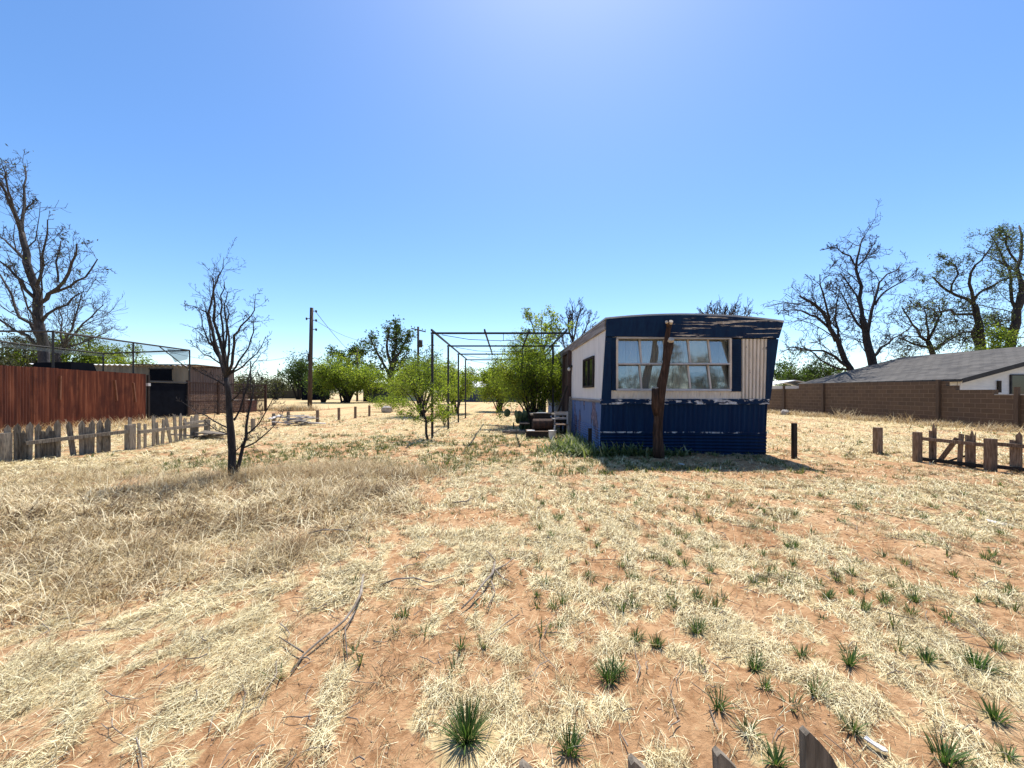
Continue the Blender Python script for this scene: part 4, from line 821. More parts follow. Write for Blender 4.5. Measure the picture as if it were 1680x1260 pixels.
# ================================================================== CARPORT FRAME
ds = [12.63, 16.1, 19.5, 22.9]; HB = 3.42
cp = thing('carport_frame', 'bare black steel carport frame without a roof beside the blue home', 'carport frame', (-2.6, 12.63, 0))
for i, d in enumerate(ds):
    x = -2.58 - .05 * i; part('post', MB().beam((x, d, -.1), (x, d, HB - .041), .07, .07, up=(0, 1, 0)), M['black_steel'], cp)
    xe = 1.85 if i == 0 else 2.02 - .054 * i
    part('beam', MB().beam((x - .05, d, HB), (xe, d, HB), .055, .06), M['black_steel'], cp)
    if i > 0: part('post', MB().beam((1.74 - .05 * i, d, -.1), (1.74 - .05 * i, d, HB - .041), .08, .08, up=(0, 1, 0)), M['black_steel'], cp)
    mb = MB(); mb.tube([(x + .3, d + .02, HB - .05), (x + 1.2, d + .02, HB - .2), (x + 2.2, d + .02, HB - .24), (x + 3.4, d + .02, HB - .2), (1.5, d + .02, HB - .06)], [.011] * 5, 5); mb.tube([(x + 2.3, d + .02, HB - .03), (x + 2.3, d + .02, HB - .24)], [.01, .01], 5)
    part('conduit', mb, M['black_steel'], cp)
for x in (-2.55, -.87, .55, 1.74):
    part('rail', MB().beam((x, 12.35, HB + .062), (x - .15, 20.4 if x > -2 else 23.2, HB + .062), .05, .06), M['black_steel'], cp)

# ================================================================== STAKES AND LOW FENCES
def stake(p, h, w, mat, label, group, lean=0):
    mb = MB().beam((p.x, p.y, -.15), (p.x + lean, p.y, h), w, w, up=(0, 1, 0)); o = mb.build('fence_stake', M[mat]); 
    for v in o.data.vertices: v.co -= Vector((p.x, p.y, 0))
    o.location = (p.x, p.y, 0); tag(o, label, 'stake', group)
GS = 'wooden stakes along the left lot line'
for i, (px, py, top, lb) in enumerate(((415, 708, 687, 'grey stake just right of the slender dead tree'), (449, 697, 678, 'grey stake at the left end of the white scrap heap'), (473, 692, 675, 'grey stake right behind the white scrap heap'), (521, 695, 673, 'brown stake first to the right of the near utility pole'),
        (556, 689, 669, 'brown stake second to the right of the near utility pole'), (583, 686, 667, 'brown stake third to the right of the near utility pole'), (606, 683, 665, 'farthest small brown stake nearest the airy mesquite'))):
    p = G(px, py); h = (py - top) / FPX * p.y; stake(p, h, .11, 'brown_wood' if i > 2 else 'old_wood', lb, GS)
p = G(976, 741); stake(Vector((2.0, 10.05, 0)), .58, .085, 'dark_wood', 'short black stake at the left front corner of the blue home', None, .01)
p = G(1303, 750); stake(p, .79, .085, 'dark_wood', 'thin black stake standing right of the blue home in its red dirt', None)
p = G(1440, 745); stake(p, .65, .13, 'brown_wood', 'squat brown stake between the black stake and the right picket fence', None)

def picket(b, h, w, dirv, tilt=0.0, tip='point', t=.022, z0=-.05):
    u = Vector(dirv).normalized(); n = Vector((-u.y, u.x, 0)) * t; up = Vector((0, 0, 1)); b = Vector(b)
    up = (up * math.cos(tilt) + u * math.sin(tilt)); sd = (u * math.cos(tilt) - Vector((0, 0, 1)) * math.sin(tilt))
    hw = w / 2
    if tip == 'point': o = [(-hw, z0), (hw, z0), (hw, h - w * .9), (.12 * hw, h), (-hw, h - w * 1.0)]
    elif tip == 'split': o = [(-hw, z0), (hw, z0), (hw, h - .02), (hw * .4, h - .12), (0, h - .03), (-hw * .5, h), (-hw, h - .09)]
    elif tip == 'half': o = [(-hw, z0), (hw, z0), (hw, h - w * 1.5), (hw * .62, h - w * 1.0), (hw * .15, h - w * .55), (-hw * .35, h - w * .24), (-hw * .82, h), (-hw, h - .008)]
    else: o = [(-hw, z0), (hw, z0), (hw, h - .012), (-hw, h)]
    return MB().poly([b + sd * a + up * c for a, c in o][::-1] if False else [b + sd * a + up * c for a, c in o], n)
# left picket fence
A, B, Cc = Vector((-11.05, 8.5, 0)), Vector((-9.95, 10.15, 0)), Vector((-10.55, 13.5, 0))
lf = thing('picket_fence', 'broken grey picket fence with gaps in front of the rust red fence', 'picket fence', A)
def on(P, Qq, px):   # where the picture column px meets the fence line
    k = (px - CX) / FPX; t = (k * P.y - P.x) / ((Qq.x - P.x) - k * (Qq.y - P.y)); return P.lerp(Qq, t)
for P0, h, w in ((A, .62, .15), (B, .66, .14), (Cc, .56, .13)): part('post', MB().beam((P0.x, P0.y, -.2), (P0.x, P0.y, h), w, w, up=(0, 1, 0)), M['old_wood'], lf)
def rail(par, P, Qq, z0, z1, mat='old_wood', w=.045, h=.085, off=.0):
    part('rail', MB().beam(P + Vector((off, 0, z0)), Qq + Vector((off, 0, z1)), w, h), M[mat], par)
rail(lf, A + Vector((.15, .2, 0)), B + Vector((.02, -.1, 0)), .37, .50, off=.06); rail(lf, B + Vector((.1, .1, 0)), Cc, .46, .40, off=.06); rail(lf, A + Vector((-.8, -1.2, 0)), A, .38, .40); rail(lf, on(B, Cc, 300), Cc, .52, .53, off=.03)
u1, u2 = B - A, Cc - B
for px, h, w, tl, tp in ((14, .80, .10, 0, 'point'), (30, .82, .11, 0, 'point'), (36, .60, .1, 0, 'flat'), (42, .66, .1, 0, 'split'), (48.5, .84, .11, .02, 'point'), (64, .80, .10, 0, 'point'), (70, .62, .1, 0, 'flat'), (76, .62, .1, 0, 'split'), (82, .74, .1, 0, 'point'), (88, .62, .1, 0, 'flat'), (95.5, .86, .11, 0, 'point'),
        (122, .82, .1, -.10, 'point'), (137, .83, .11, -.02, 'point'), (144, .66, .1, 0, 'flat'), (151, .82, .11, .02, 'point'), (165, .83, .11, 0, 'point'), (171, .7, .09, 0, 'split'), (178, .86, .11, 0, 'point')):
    p = on(A, B, px) - Vector((.02, 0, 0)); part('picket', picket(p, h, w, u1, tl, tp), M['old_wood'], lf)
for px, h, w, tl, tp in ((215, .86, .1, 0, 'split'), (222, .68, .1, 0, 'flat'), (230, .68, .1, 0, 'flat'), (240, .64, .09, 0, 'flat'), (254, .86, .12, 0, 'split'), (261, .66, .1, -.1, 'flat'), (268, .72, .12, .10, 'flat'), (282, .82, .12, -.28, 'point'), (291, .86, .12, -.12, 'split'), (298, .86, .13, 0, 'point'), (305, .70, .13, 0, 'split'), (317, .74, .2, 0, 'split'), (324, .78, .2, 0, 'flat')):
    p = on(B, Cc, px) - Vector((.02, 0, 0)); part('picket', picket(p, h, w, u2, tl, tp), M['old_wood'], lf)
# right picket fence
A, B = G(1505, 757), G(1625, 770); E_ = A + (B - A) * 2.4
rf = thing('picket_fence', 'brown two rail fence at right with few pickets left and one diagonal board', 'picket fence', A)
for P0, h, w in ((A, .64, .11), (B, .60, .125), (E_, .6, .12)): part('post', MB().beam((P0.x, P0.y, -.2), (P0.x, P0.y, h), w, w, up=(0, 1, 0)), M['brown_wood'], rf)
for P, Qq in ((A, B), (B, E_)):
    rail(rf, P + (Qq - P) * .04, Qq - (Qq - P) * .04, .50, .46, 'brown_wood', .05, .07, .05); rail(rf, P + (Qq - P) * .04, Qq - (Qq - P) * .04, .06, .04, 'dark_wood', .05, .07, .05)
u = B - A
for px, h, w, tl, tp in ((1520, .68, .09, 0, 'flat'), (1525, .84, .08, 0, 'split'), (1566, .66, .09, .04, 'flat'), (1580, .64, .1, 0, 'flat'), (1588, .74, .09, 0, 'split'), (1653, .60, .1, 0, 'flat'), (1663, .76, .1, 0, 'point')):
    p = on(A, E_, px) + Vector((.10, 0, 0)); part('picket', picket(p, h, w * .82, u, tl, tp), M['brown_wood'], rf)
p, q = on(A, B, 1533), on(A, B, 1561); part('picket', MB().beam(p + Vector((.12, 0, .06)), q + Vector((.12, 0, .56)), .03, .11, up=(1, 0, .2)), M['brown_wood'], rf)
p, q = on(A, B, 1545), on(A, B, 1579); part('picket', MB().beam(p + Vector((.2, .1, .03)), q + Vector((.2, .1, .2)), .03, .1, up=(1, 0, .2)), M['dark_wood'], rf)
# foreground picket tips
nf = thing('picket_fence', 'row of four weathered picket tips rising over the bottom edge of the picture', 'picket fence', (.4, .95, 0))
for px, py, d, w, tl in ((1346, 1186, 1.0, .118, .02), (1211, 1217, .97, .10, .05), (1073, 1230, .95, .095, .05), (893, 1239, .93, .095, .04)):
    p = W(px, py, d); part('picket', picket((p.x + .012, d, 0), p.z, w, (1, .08, 0), -tl, 'half', -.022), M['old_wood'], nf)
rail(nf, Vector((-.15, 1.0, 0)), Vector((1.0, 1.06, 0)), .40, .40, 'old_wood', .04, .09)

# ================================================================== LEFT NEIGHBOUR
P0, P1 = Vector((-17.9, 10.5, 0)), Vector((-19.65, 20.9, 0))
fe = thing('rust_red_fence', 'tall rust red sheet fence along the left neighbour yard', 'fence', P1)
n = 11
for i in range(n):
    a = P0.lerp(P1, i / n); b = P0.lerp(P1, (i + 1) / n + .004); h = 2.48 + .03 * random.random(); o = Vector((.012 * (i % 2), 0, 0))
    part('sheet', MB().corr(a + o + Vector((0, 0, -.05)), b + o + Vector((0, 0, -.05)), b + o + Vector((0, 0, h)), a + o + Vector((0, 0, h)), 9, .022), M['rust_fence'], fe)
for t, ln, z in ((.82, -.1, 1.1), (.93, -.12, 1.0), (.55, .02, 1.2)):
    a = P0.lerp(P1, t) + Vector((.06, 0, 0)); part('loose_board', MB().beam(a + Vector((0, 0, z)), a + Vector((0, ln, z + 1.0)), .05, .09, up=(1, 0, 0)), nmat('loose_board', [(.16, .06, .03), (.3, .14, .08)], 8, (5, 5, .6)), fe)
mb = MB(); mb.beam(P1 + Vector((.05, .12, -.1)), P1 + Vector((.05, .12, 2.45)), .1, .1, up=(0, 1, 0)); part('post', mb, M['dark_wood'], fe)
part('cap', MB().box(P1 + Vector((.05, .12, 1.93)), (.14, .14, .16)), M['white_plastic'], fe)
# dark screened gate and ornamental iron fence
gt = thing('screened_gate', 'dark blue black screened gate between the rust red fence and the iron fence', 'gate', (-19.9, 21.4, 0))
part('screen', MB().box((-19.95, 22.65, 1.05), (.03, 2.5, 2.0)), M['dark_void'], gt)
mb = MB()
for p, q in (((-19.92, 21.35, 0), (-19.92, 21.35, 2.15)), ((-19.92, 23.95, 0), (-19.92, 23.95, 2.15)), ((-19.92, 21.4, 2.12), (-19.92, 23.9, 2.12)), ((-19.9, 21.4, .1), (-19.9, 23.9, .1))): mb.beam(p, q, .06, .06, up=(1, 0, .1))
part('gate_frame', mb, M['black_steel'], gt)
fi = thing('iron_fence', 'rusty ornamental iron fence with scrollwork behind the slender dead tree', 'fence', (-19.9, 27, 0))
def FI(t, z): return Vector((-19.95 + .25 * t, 24.0 + 7.2 * t, z))
for t in (0.0, .33, .66, 1.0): part('post', MB().beam(FI(t, -.1), FI(t, 2.25 - .12 * t), .13, .13, up=(0, 1, 0)), M['rust_iron'], fi)
mb = MB()
for z in (2.12, 1.55, .95, .15): mb.beam(FI(0, z), FI(1, z - .08), .05, .06)
part('rail', mb, M['rust_iron'], fi)
mb = MB(); n = 58
for i in range(n):
    t = (i + .5) / n; mb.beam(FI(t, .1), FI(t, 2.16), .024, .024, up=(0, 1, 0))
part('bar_panel', mb, M['rust_iron'], fi)
mb = MB(); n = 44
for i in range(n):
    for j in range(5):
        t = (i + .5) / n * .72; z = .28 + .25 * j; c = FI(t, z); R = .10; pts = [c + Vector((0, R * math.cos(a * 1.05), R * math.sin(a * 1.05))) for a in range(0, 7)]
        mb.tube(pts, [.017] * 7, 4, False)
part('scroll_panel', mb, M['scroll'], fi)
# shade canopy
sc = thing('shade_canopy', 'dark pipe shade canopy with torn netting behind the rust red fence', 'canopy', (-20, 17, 0))
PN = [(-20, 17, 4.16), (-20, 24.2, 4.12), (-26.5, 17, 4.2), (-26.2, 25, 4.0)]
for x, y, z in PN + [(-20, 20.6, 4.13), (-20.1, 30.0, 3.9)]: 
    if (x, y) != (-26.5, 17): part('pole', MB().tube([(x, y, -.1), (x, y, z)], [.042, .042], 8), M['black_steel'], sc)
for i, j in ((0, 1), (0, 2), (1, 3), (2, 3)): part('rail', MB().tube([PN[i], PN[j]], [.045, .045], 8), M['black_steel'], sc)
part('brace', MB().tube([(-20, 24.2, 2.9), (-20.05, 22.2, 4.1)], [.03, .03], 6), M['black_steel'], sc)
mb = MB(); nu, nv = 14, 12
for i in range(nu + 1):
    for j in range(nv + 1):
        u = i / nu; v = j / nv; a = Vector(PN[0]).lerp(Vector(PN[2]), u); b = Vector(PN[1]).lerp(Vector(PN[3]), u); p = a.lerp(b, v)
        p.z -= .05 + .55 * (4 * u * (1 - u)) ** .6 * (.35 + .65 * 4 * v * (1 - v)) * (.7 + .5 * float(fbm(np.array(u * 3), np.array(v * 3), 9, 2))); mb.v.append(tuple(p))
for i in range(nu):
    for j in range(nv):
        if (i, j) not in ((3, 10), (3, 11), (4, 11), (9, 3), (9, 4)): a = i * (nv + 1) + j; mb.f.append((a, a + nv + 1, a + nv + 2, a + 1))
part('shade_net', mb, M['net'], sc, True)
part('net_tail', MB().slab((-20.05, 23.2, 3.3), (-20.05, 24.1, 3.55), (-20.0, 24.15, 4.05), (-20.0, 22.6, 4.05), .006), M['net'], sc)
# sheds
sh = thing('metal_shed', 'long tan metal shed with a white roof edge behind the dark gate', 'shed', (-27, 27, 0))
part('wall', MB().corr((-33, 27, 0), (-22.4, 27, 0), (-22.4, 27, 3.3), (-33, 27, 3.42), 26, .03), M['tan_metal'], sh)
part('roof', MB().corr((-33.2, 26.75, 3.47), (-22.2, 26.75, 3.34), (-22.2, 33, 3.62), (-33.2, 33, 3.72), 30, .035), M['roof_white'], sh)
w = part('window', MB().box((-24.25, 26.93, 2.72), (1.5, .05, .75)), M['dark_void'], sh); part('window_frame', MB().box((-24.25, 26.92, 3.13), (1.66, .08, .06)).box((-24.25, 26.92, 2.31), (1.66, .08, .06)), M['dark_wood'], w)
part('door', MB().box((-24.2, 26.94, 1.05), (2.0, .04, 2.05)), M['dark_void'], sh)
sb = thing('brown_shed', 'low brown boarded shed to the right of the tan metal shed', 'shed', (-23, 28, 0))
part('wall', MB().corr((-22.35, 27.1, 0), (-22.0, 30.8, 0), (-22.0, 30.8, 3.28), (-22.35, 27.1, 3.36), 18, .02), M['brown_metal'], sb)
part('wall', MB().slab((-22.0, 30.85, 0), (-26, 31.2, 0), (-26, 31.2, 3.3), (-22.0, 30.85, 3.26), .04), M['brown_metal'], sb)
part('roof', MB().box((-24.1, 28.9, 3.42), (4.2, 4.3, .06), rz=.09), M['brown_metal'], sb)
hu = thing('tarp_heap', 'dark rounded tarpaulin covered stack showing just over the rust red fence', 'tarp', (-26.4, 22.5, 0))
part('cover', MB().hexa([(-28, 21.6, 0), (-24.4, 21.6, 0), (-24.4, 24, 0), (-28, 24, 0), (-27.2, 22.2, 3.2), (-25.1, 22.2, 3.25), (-25.1, 23.4, 3.25), (-27.2, 23.4, 3.2)]), M['dark_void'], hu)
cr = thing('planter_box', 'low red brown box with pale things on top behind the iron fence', 'box', (-18.8, 28.8, 0))
part('box', MB().box((-20.9, 30.3, .42), (1.5, 1.2, .84), rz=.2), nmat('redbrown', [(.10, .04, .03), (.18, .07, .05)], 5), cr); part('lid', MB().box((-20.85, 30.2, .90), (1.3, .9, .1), rz=.35), M['roof_white'], cr)

# ================================================================== HEAPS AND DEBRIS
def heap(name, label, cat, c, n, L, spread, mat, h=.05):
    r = thing(name, label, cat, c)
    for i in range(n):
        a = random.uniform(-.5, .5) + (1.5 if random.random() < .25 else 0); p = Vector(c) + Vector((random.gauss(0, spread), random.gauss(0, spread * .5), .03 + h * i * .55)); l = L * random.uniform(.4, 1)
        part('board', MB().box(p, (l, random.uniform(.08, .2), random.uniform(.018, .04)), rz=a, ry=random.uniform(-.12, .12), rx=random.uniform(-.15, .15)), M[mat], r)
heap('scrap_heap', 'heap of bleached white scrap boards among the grey stakes', 'scrap heap', (-9.9, 18.0, .02), 26, 1.0, .5, 'scrap', .028)
heap('board_pile', 'small pile of rotten boards at the end of the left picket fence', 'board pile', (-10.1, 12.9, .01), 10, 1.1, .28, 'old_wood', .03)
def branch_on_ground(label, pts, r, side, mat='twig'):
    g = [G(*p) for p in pts]; lift = [.02, .05, .07, .05, .03, .02, .02]; c = g[0]
    root = thing('fallen_branch', label, 'branch', (c.x, c.y, float(gh(c.x, c.y))))
    fp = [Vector((p.x, p.y, float(gh(p.x, p.y)) + lift[min(i, 6)])) for i, p in enumerate(g)]
    part('stem', MB().tube(fp, [r * (1 - .6 * i / (len(fp) - 1)) for i in range(len(fp))], 6, True, .2), M[mat], root, True)
    for s in side:
        q = [G(*p) for p in s]; part('side_twig', MB().tube([Vector((p.x, p.y, float(gh(p.x, p.y)) + .035)) for p in q], [r * .5, r * .4, r * .25][:len(q)], 5, True), M[mat], root, True)
branch_on_ground('longest fallen dead branch, forked, on straw left of the picture centre', [(596, 948), (592, 985), (582, 1010), (565, 1030), (520, 1060), (498, 1075), (478, 1105)], .011, [[(582, 1010), (566, 1040), (570, 1085)], [(498, 1075), (480, 1068), (458, 1054)]])
branch_on_ground('pale forked dead branch with a bunch of thin twigs right of the longest one', [(812, 925), (808, 945), (795, 965), (775, 990), (757, 1005)], .012, [[(812, 925), (802, 915), (797, 912)], [(808, 940), (830, 930), (845, 920)], [(810, 935), (825, 950), (842, 955)], [(806, 955), (812, 975), (800, 1000)]])
branch_on_ground('thin curved dead branch lying between the two forked branches', [(622, 962), (650, 958), (680, 962), (705, 968), (745, 950)], .007, [[(680, 962), (700, 975), (715, 978)]])
branch_on_ground('straight grey stick lying at the left of the bare red patch', [(505, 877), (530, 876), (556, 878), (575, 880)], .010, [])
branch_on_ground('short forked stick at the top of the bare red patch', [(742, 825), (765, 828), (778, 822)], .010, [[(765, 828), (772, 818), (776, 812)]])
branch_on_ground('crooked pale branch on the dead grass at the foot of the slender dead tree', [(400, 795), (420, 785), (438, 772), (450, 775)], .018, [[(420, 785), (415, 775), (425, 768)], [(438, 772), (452, 765), (470, 768)]])
for lb, px, py, s, rz in (('small white bone like scrap on red soil right of the tallest foreground picket', 1437, 1234, (.075, .022, .006), -.9), ('white torn scrap on straw near the right edge', 1640, 858, (.22, .09, .01), -.5), ('tiny white scrap at the left of the shaded front', 1118, 762, (.12, .07, .02), .3)):
    g = G(px, py); o = MB().poly([(-s[0] / 2, -s[1] / 2, .0), (s[0] * .3, -s[1] * .6, 0), (s[0] / 2, 0, 0), (s[0] * .35, s[1] * .5, 0), (-s[0] * .1, s[1] * .25, 0), (-s[0] * .45, s[1] * .5, 0)], (0, 0, s[2])).build('white_scrap', M['white_plastic'])
    o.location = (g.x, g.y, float(gh(g.x, g.y)) + .02); o.rotation_euler = (.1, .15, rz); tag(o, lb, 'scrap')
o = MB().blob((0, 0, .22), (.42, .3, .3), 9, 6, .25).build('stone', M['stone']); o.location = (-9.4, 29.2, 0); tag(o, 'pale stone beside the low yellow green shrub', 'stone')
o = MB().blob((0, 0, .12), (.3, .22, .22), 9, 6, .3).build('stone', M['stone']); o.location = (18.4, 26.3, 0); tag(o, 'grey stone at the foot of the block wall right of the home', 'stone')

# ================================================================== CLUTTER BY THE DOOR
pp = thing('prickly_pear', 'prickly pear cactus clump with round pads left of the clutter by the door', 'cactus', (.45, 15.4, 0))
for i in range(22):
    lv = i % 3; a = random.random() * 6.28; r = .5 * random.random(); c = Vector((.5 + math.cos(a) * r * 1.4, 15.4 + math.sin(a) * r, .18 + .24 * lv + random.uniform(-.04, .04)))
    part('pad', MB().blob(c, (.13, .028, .165), 10, 6, .08, Matrix.Rotation(random.random() * 3.1, 3, 'Z') @ Matrix.Rotation(random.uniform(-.5, .5), 3, 'Y')), M['cactus'], pp, True)
ps = thing('porch_steps', 'grey wooden landing with a step under the brown door', 'steps', (1.45, 14.6, 0))
part('landing', MB().box((1.35, 14.6, .70), (1.35, 1.3, .05)), M['old_wood'], ps)
for x, y in ((.75, 14.02), (.75, 15.18), (1.9, 14.02), (1.9, 15.18)): part('leg', MB().box((x, y, .32), (.09, .09, .7)), M['dark_wood'], ps)
part('step', MB().box((.45, 14.6, .36), (.36, 1.1, .045)), M['dark_wood'], ps); part('side_board', MB().box((1.35, 13.96, .52), (1.3, .035, .2)), M['dark_wood'], ps)
part('handrail', MB().beam((1.62, 13.98, .74), (2.0, 14.0, 1.75), .05, .07), M['dark_wood'], ps)
ch = thing('chair', 'weathered pale framed wooden chair by the steps of the blue home', 'chair', (1.62, 12.9, 0))
part('seat', MB().box((1.62, 12.95, .44), (.44, .42, .035), rz=.15), M['brown_wood'], ch)
part('backrest', MB().box((1.66, 13.16, .80), (.42, .03, .10), rz=.15).box((1.66, 13.16, .63), (.42, .03, .07), rz=.15), M['scrap'], ch)
for (a, b) in (((1.40, 12.74, .44), (1.34, 12.68, 0)), ((1.84, 12.78, .44), (1.88, 12.72, 0)), ((1.45, 13.14, .86), (1.42, 13.18, 0)), ((1.87, 13.18, .86), (1.88, 13.24, 0))): part('leg', MB().beam(a, b, .045, .055), M['scrap'], ch)
part('arm', MB().box((1.38, 12.92, .63), (.05, .44, .035), rz=.15), M['scrap'], ch)
pl = thing('pallet_stack', 'low dark pallet stack with a white board on it left of the chair', 'pallet stack', (.95, 13.1, 0))
for i in range(5): part('slat', MB().box((.95, 12.85 + .14 * i, .22), (.95, .10, .02)), M['brown_wood'], pl)
for y in (12.85, 13.13, 13.41): part('bearer', MB().box((.95, y, .11), (.95, .07, .18)), M['dark_wood'], pl)
o = MB().box((.62, 12.88, .245), (.24, .2, .025), rz=.1).build('white_board', M['roof_white']); tag(o, 'short white board lying on the left end of the pallet stack', 'board')
br = thing('rusty_barrel', 'rusty brown barrel lying on the pallet stack', 'barrel', (1.05, 13.2, .3))
part('drum', MB().tube([(.7, 13.2, .42), (.72, 13.2, .42), (1.35, 13.24, .42), (1.37, 13.24, .42)], [.17, .19, .19, .17], 14), M['rust_iron'], br); part('hoop', MB().tube([(.92, 13.21, .42), (.95, 13.21, .42)], [.198, .198], 14).tube([(1.12, 13.225, .42), (1.15, 13.225, .42)], [.198, .198], 14), M['dark_wood'], br)
gr = thing('grill', 'black old grill with a pale shelf standing behind the pallet stack', 'grill', (1.05, 13.75, 0))
part('firebox', MB().hexa([(.8, 13.6, .55), (1.3, 13.6, .55), (1.3, 13.95, .55), (.8, 13.95, .55), (.74, 13.55, .78), (1.36, 13.55, .78), (1.36, 14.0, .78), (.74, 14.0, .78)]), M['black_steel'], gr)
part('shelf', MB().box((1.02, 13.50, .80), (.34, .1, .02)), M['roof_white'], gr)
for x, y in ((.82, 13.62), (1.28, 13.62), (.82, 13.93), (1.28, 13.93)): part('leg', MB().tube([(x, y, 0), (x, y, .56)], [.022, .022], 6), M['black_steel'], gr)
o = MB().beam((1.95, 13.35, .05), (2.1, 13.9, 1.35), .03, .13, up=(1, 0, 0)).build('plank', M['old_wood']); tag(o, 'grey plank leaning upright against the home behind the chair', 'plank')
bk = thing('bucket', 'old pale bucket standing between the pallet stack and the chair', 'bucket', (1.3, 12.55, 0))
part('shell', MB().tube([(1.3, 12.55, 0), (1.3, 12.55, .02), (1.3, 12.55, .26), (1.3, 12.55, .28)], [.10, .105, .13, .135], 14), M['white_plastic'], bk, False); part('handle', MB().tube([(1.3 + .13 * math.cos(a * .524), 12.5, .28 - .11 * math.sin(a * .524)) for a in range(7)], [.006] * 7, 5), M['black_steel'], bk)
lo = thing('log', 'bleached log lying on the ground left of the pallet stack', 'log', (.2, 14.1, 0))
part('stem', MB().tube([(-.35, 14.1, .07), (0, 14.15, .09), (.4, 14.1, .08), (.75, 14.2, .08)], [.05, .075, .08, .06], 9, True, .15), M['twig'], lo, True)

# ================================================================== RIGHT NEIGHBOUR
bw = thing('block_wall', 'brown concrete block wall with stepped top along the right lot line', 'wall', (20, 20, 0))
def wp(y, z): return Vector((20.0, y, z))
prof = [(11.5, 1.40), (16.2, 1.40), (16.2, 1.62), (17.6, 1.62), (17.6, 1.82), (18.0, 1.82), (18.0, 2.03), (27.2, 2.12), (27.2, 1.76), (36, 1.76)]
mb = MB(); out = [wp(11.5, -.1)] + [wp(y, z) for y, z in prof] + [wp(36, -.1)]
mb.poly(out, (.2, 0, 0)); part('wall_panel', mb, M['block'], bw)
for y, z in ((15.4, 1.72), (18.25, 2.10), (25.0, 2.10), (28.6, 2.02), (12.2, 1.6)): part('pillar', MB().box((19.94, y, z / 2), (.11, .13, z)), M['pillar'], bw)
part('coping', MB().box((20.1, 13.85, 1.415), (.26, 4.6, .04)), M['stone'], bw); part('coping', MB().box((20.1, 31.6, 1.775), (.26, 8.6, .04)), M['stone'], bw)
hs = thing('house', 'neighbour house with a grey shingle roof and white gable siding behind the block wall', 'house', (32, 32, 0))
EX, RX, ZE, ZR, YN, YFAR = 30.0, 40.0, 2.30, 5.0, 26.0, 41.0
sl = (ZR - ZE) / (RX - EX)
part('roof', MB().slab((EX, YFAR, ZE), (EX, YN, ZE), (RX, YN, ZR), (RX, YFAR - 1.0, ZR), .12).slab((RX, YN, ZR), (RX * 2 - EX, YN, ZE), (RX * 2 - EX, YFAR, ZE), (RX, YFAR - 1, ZR), .12), M['shingle'], hs)
part('fascia', MB().slab((EX - .03, YN - .03, ZE - .16), (RX, YN - .03, ZR - .16), (RX, YN - .03, ZR + .14), (EX - .03, YN - .03, ZE + .14), .03).slab((RX, YN - .03, ZR - .16), (2 * RX - EX, YN - .03, ZE - .16), (2 * RX - EX, YN - .03, ZE + .14), (RX, YN - .03, ZR + .14), .03), M['fascia'], hs)
part('gutter', MB().box((EX - .05, (YN + YFAR) / 2, ZE - .02), (.06, YFAR - YN, .10)), M['fascia'], hs)
part('wall', MB().poly([(30.5, 26.5, 0), (49.5, 26.5, 0), (49.5, 26.5, ZE + .12), (40, 26.5, ZR - .02), (30.5, 26.5, ZE + .1)], (0, .2, 0)), M['siding'], hs)
part('wall', MB().box((30.6, 33.5, ZE / 2), (.2, 13.5, ZE)), M['siding'], hs)
wi = part('window', MB().box((34.6, 26.47, 1.85), (1.5, .08, 1.6)), M['dark_glass'], hs); part('window_frame', MB().box((33.82, 26.45, 1.85), (.08, .1, 1.7)).box((34.6, 26.45, 2.69), (1.5, .1, .08)).box((34.6, 26.45, 1.02), (1.5, .1, .08)), M['fascia'], wi)
part('vent_pipe', MB().box((33.0, 26.42, 1.9), (.2, .1, .8)), M['dark_wood'], hs)
fw = thing('white_shed', 'small white roofed building far beyond the block wall beside the home', 'shed', (31, 48, 0))
part('roof', MB().slab((30.5, 50, 2.3), (30.5, 46, 2.3), (33.5, 46, 2.9), (33.5, 50, 2.9), .08).slab((33.5, 46, 2.9), (36.5, 46, 2.3), (36.5, 50, 2.3), (33.5, 50, 2.9), .08), M['roof_white'], fw)
part('wall', MB().box((33.5, 48, 1.15), (5.8, 3.6, 2.28)), M['siding'], fw)

# ================================================================== FAR SIDE
dw = thing('blue_wall', 'long dark blue metal wall seen through the carport frame', 'wall', (-5, 62, 0))
part('wall_panel', MB().corr((-10.5, 62, 0), (3, 62, 0), (3, 62, 2.25), (-10.5, 62, 2.25), 30, .05), M['dusty_blue'], dw)
hw = thing('white_roofed_house', 'low house with a white roof behind the dark blue wall', 'house', (-6, 68, 0))
part('wall', MB().box((-5.5, 68, 1.2), (8, 5, 2.4)), M['siding'], hw); part('roof', MB().slab((-10, 65, 2.35), (-1, 65, 2.35), (-2.5, 68.5, 3.3), (-9, 68.5, 3.3), .1).slab((-1, 72, 2.35), (-10, 72, 2.35), (-9, 68.5, 3.3), (-2.5, 68.5, 3.3), .1), M['roof_white'], hw)
sv = thing('dark_shed', 'low dark shed with a white sheet on its roof below the elm', 'shed', (-20, 62, 0))
part('wall', MB().box((-20, 63, 1.05), (5.2, 3, 2.1)), M['dusty_blue'], sv); part('roof', MB().box((-20, 63, 2.16), (5.5, 3.3, .1), ry=.02), M['roof_white'], sv)
wh = thing('white_shed', 'pale roofed shed whose gable shows at the foot of the elm', 'shed', (-17, 70, 0))
part('wall', MB().box((-19, 72, 1.3), (4.5, 3, 2.6)), M['siding'], wh); part('roof', MB().slab((-21.6, 70.2, 2.6), (-16.4, 70.2, 2.6), (-17.5, 72, 3.5), (-20.5, 72, 3.5), .1), M['roof_white'], wh)
sd = thing('dark_shed', 'narrow dark shed right behind the near utility pole', 'shed', (-41, 80, 0))
part('wall', MB().box((-40.2, 80, 2.0), (4.0, 3.5, 4.0)), M['dark_void'], sd); part('roof', MB().box((-40.2, 80, 4.08), (4.4, 3.9, .12), ry=.04), M['dark_wood'], sd)
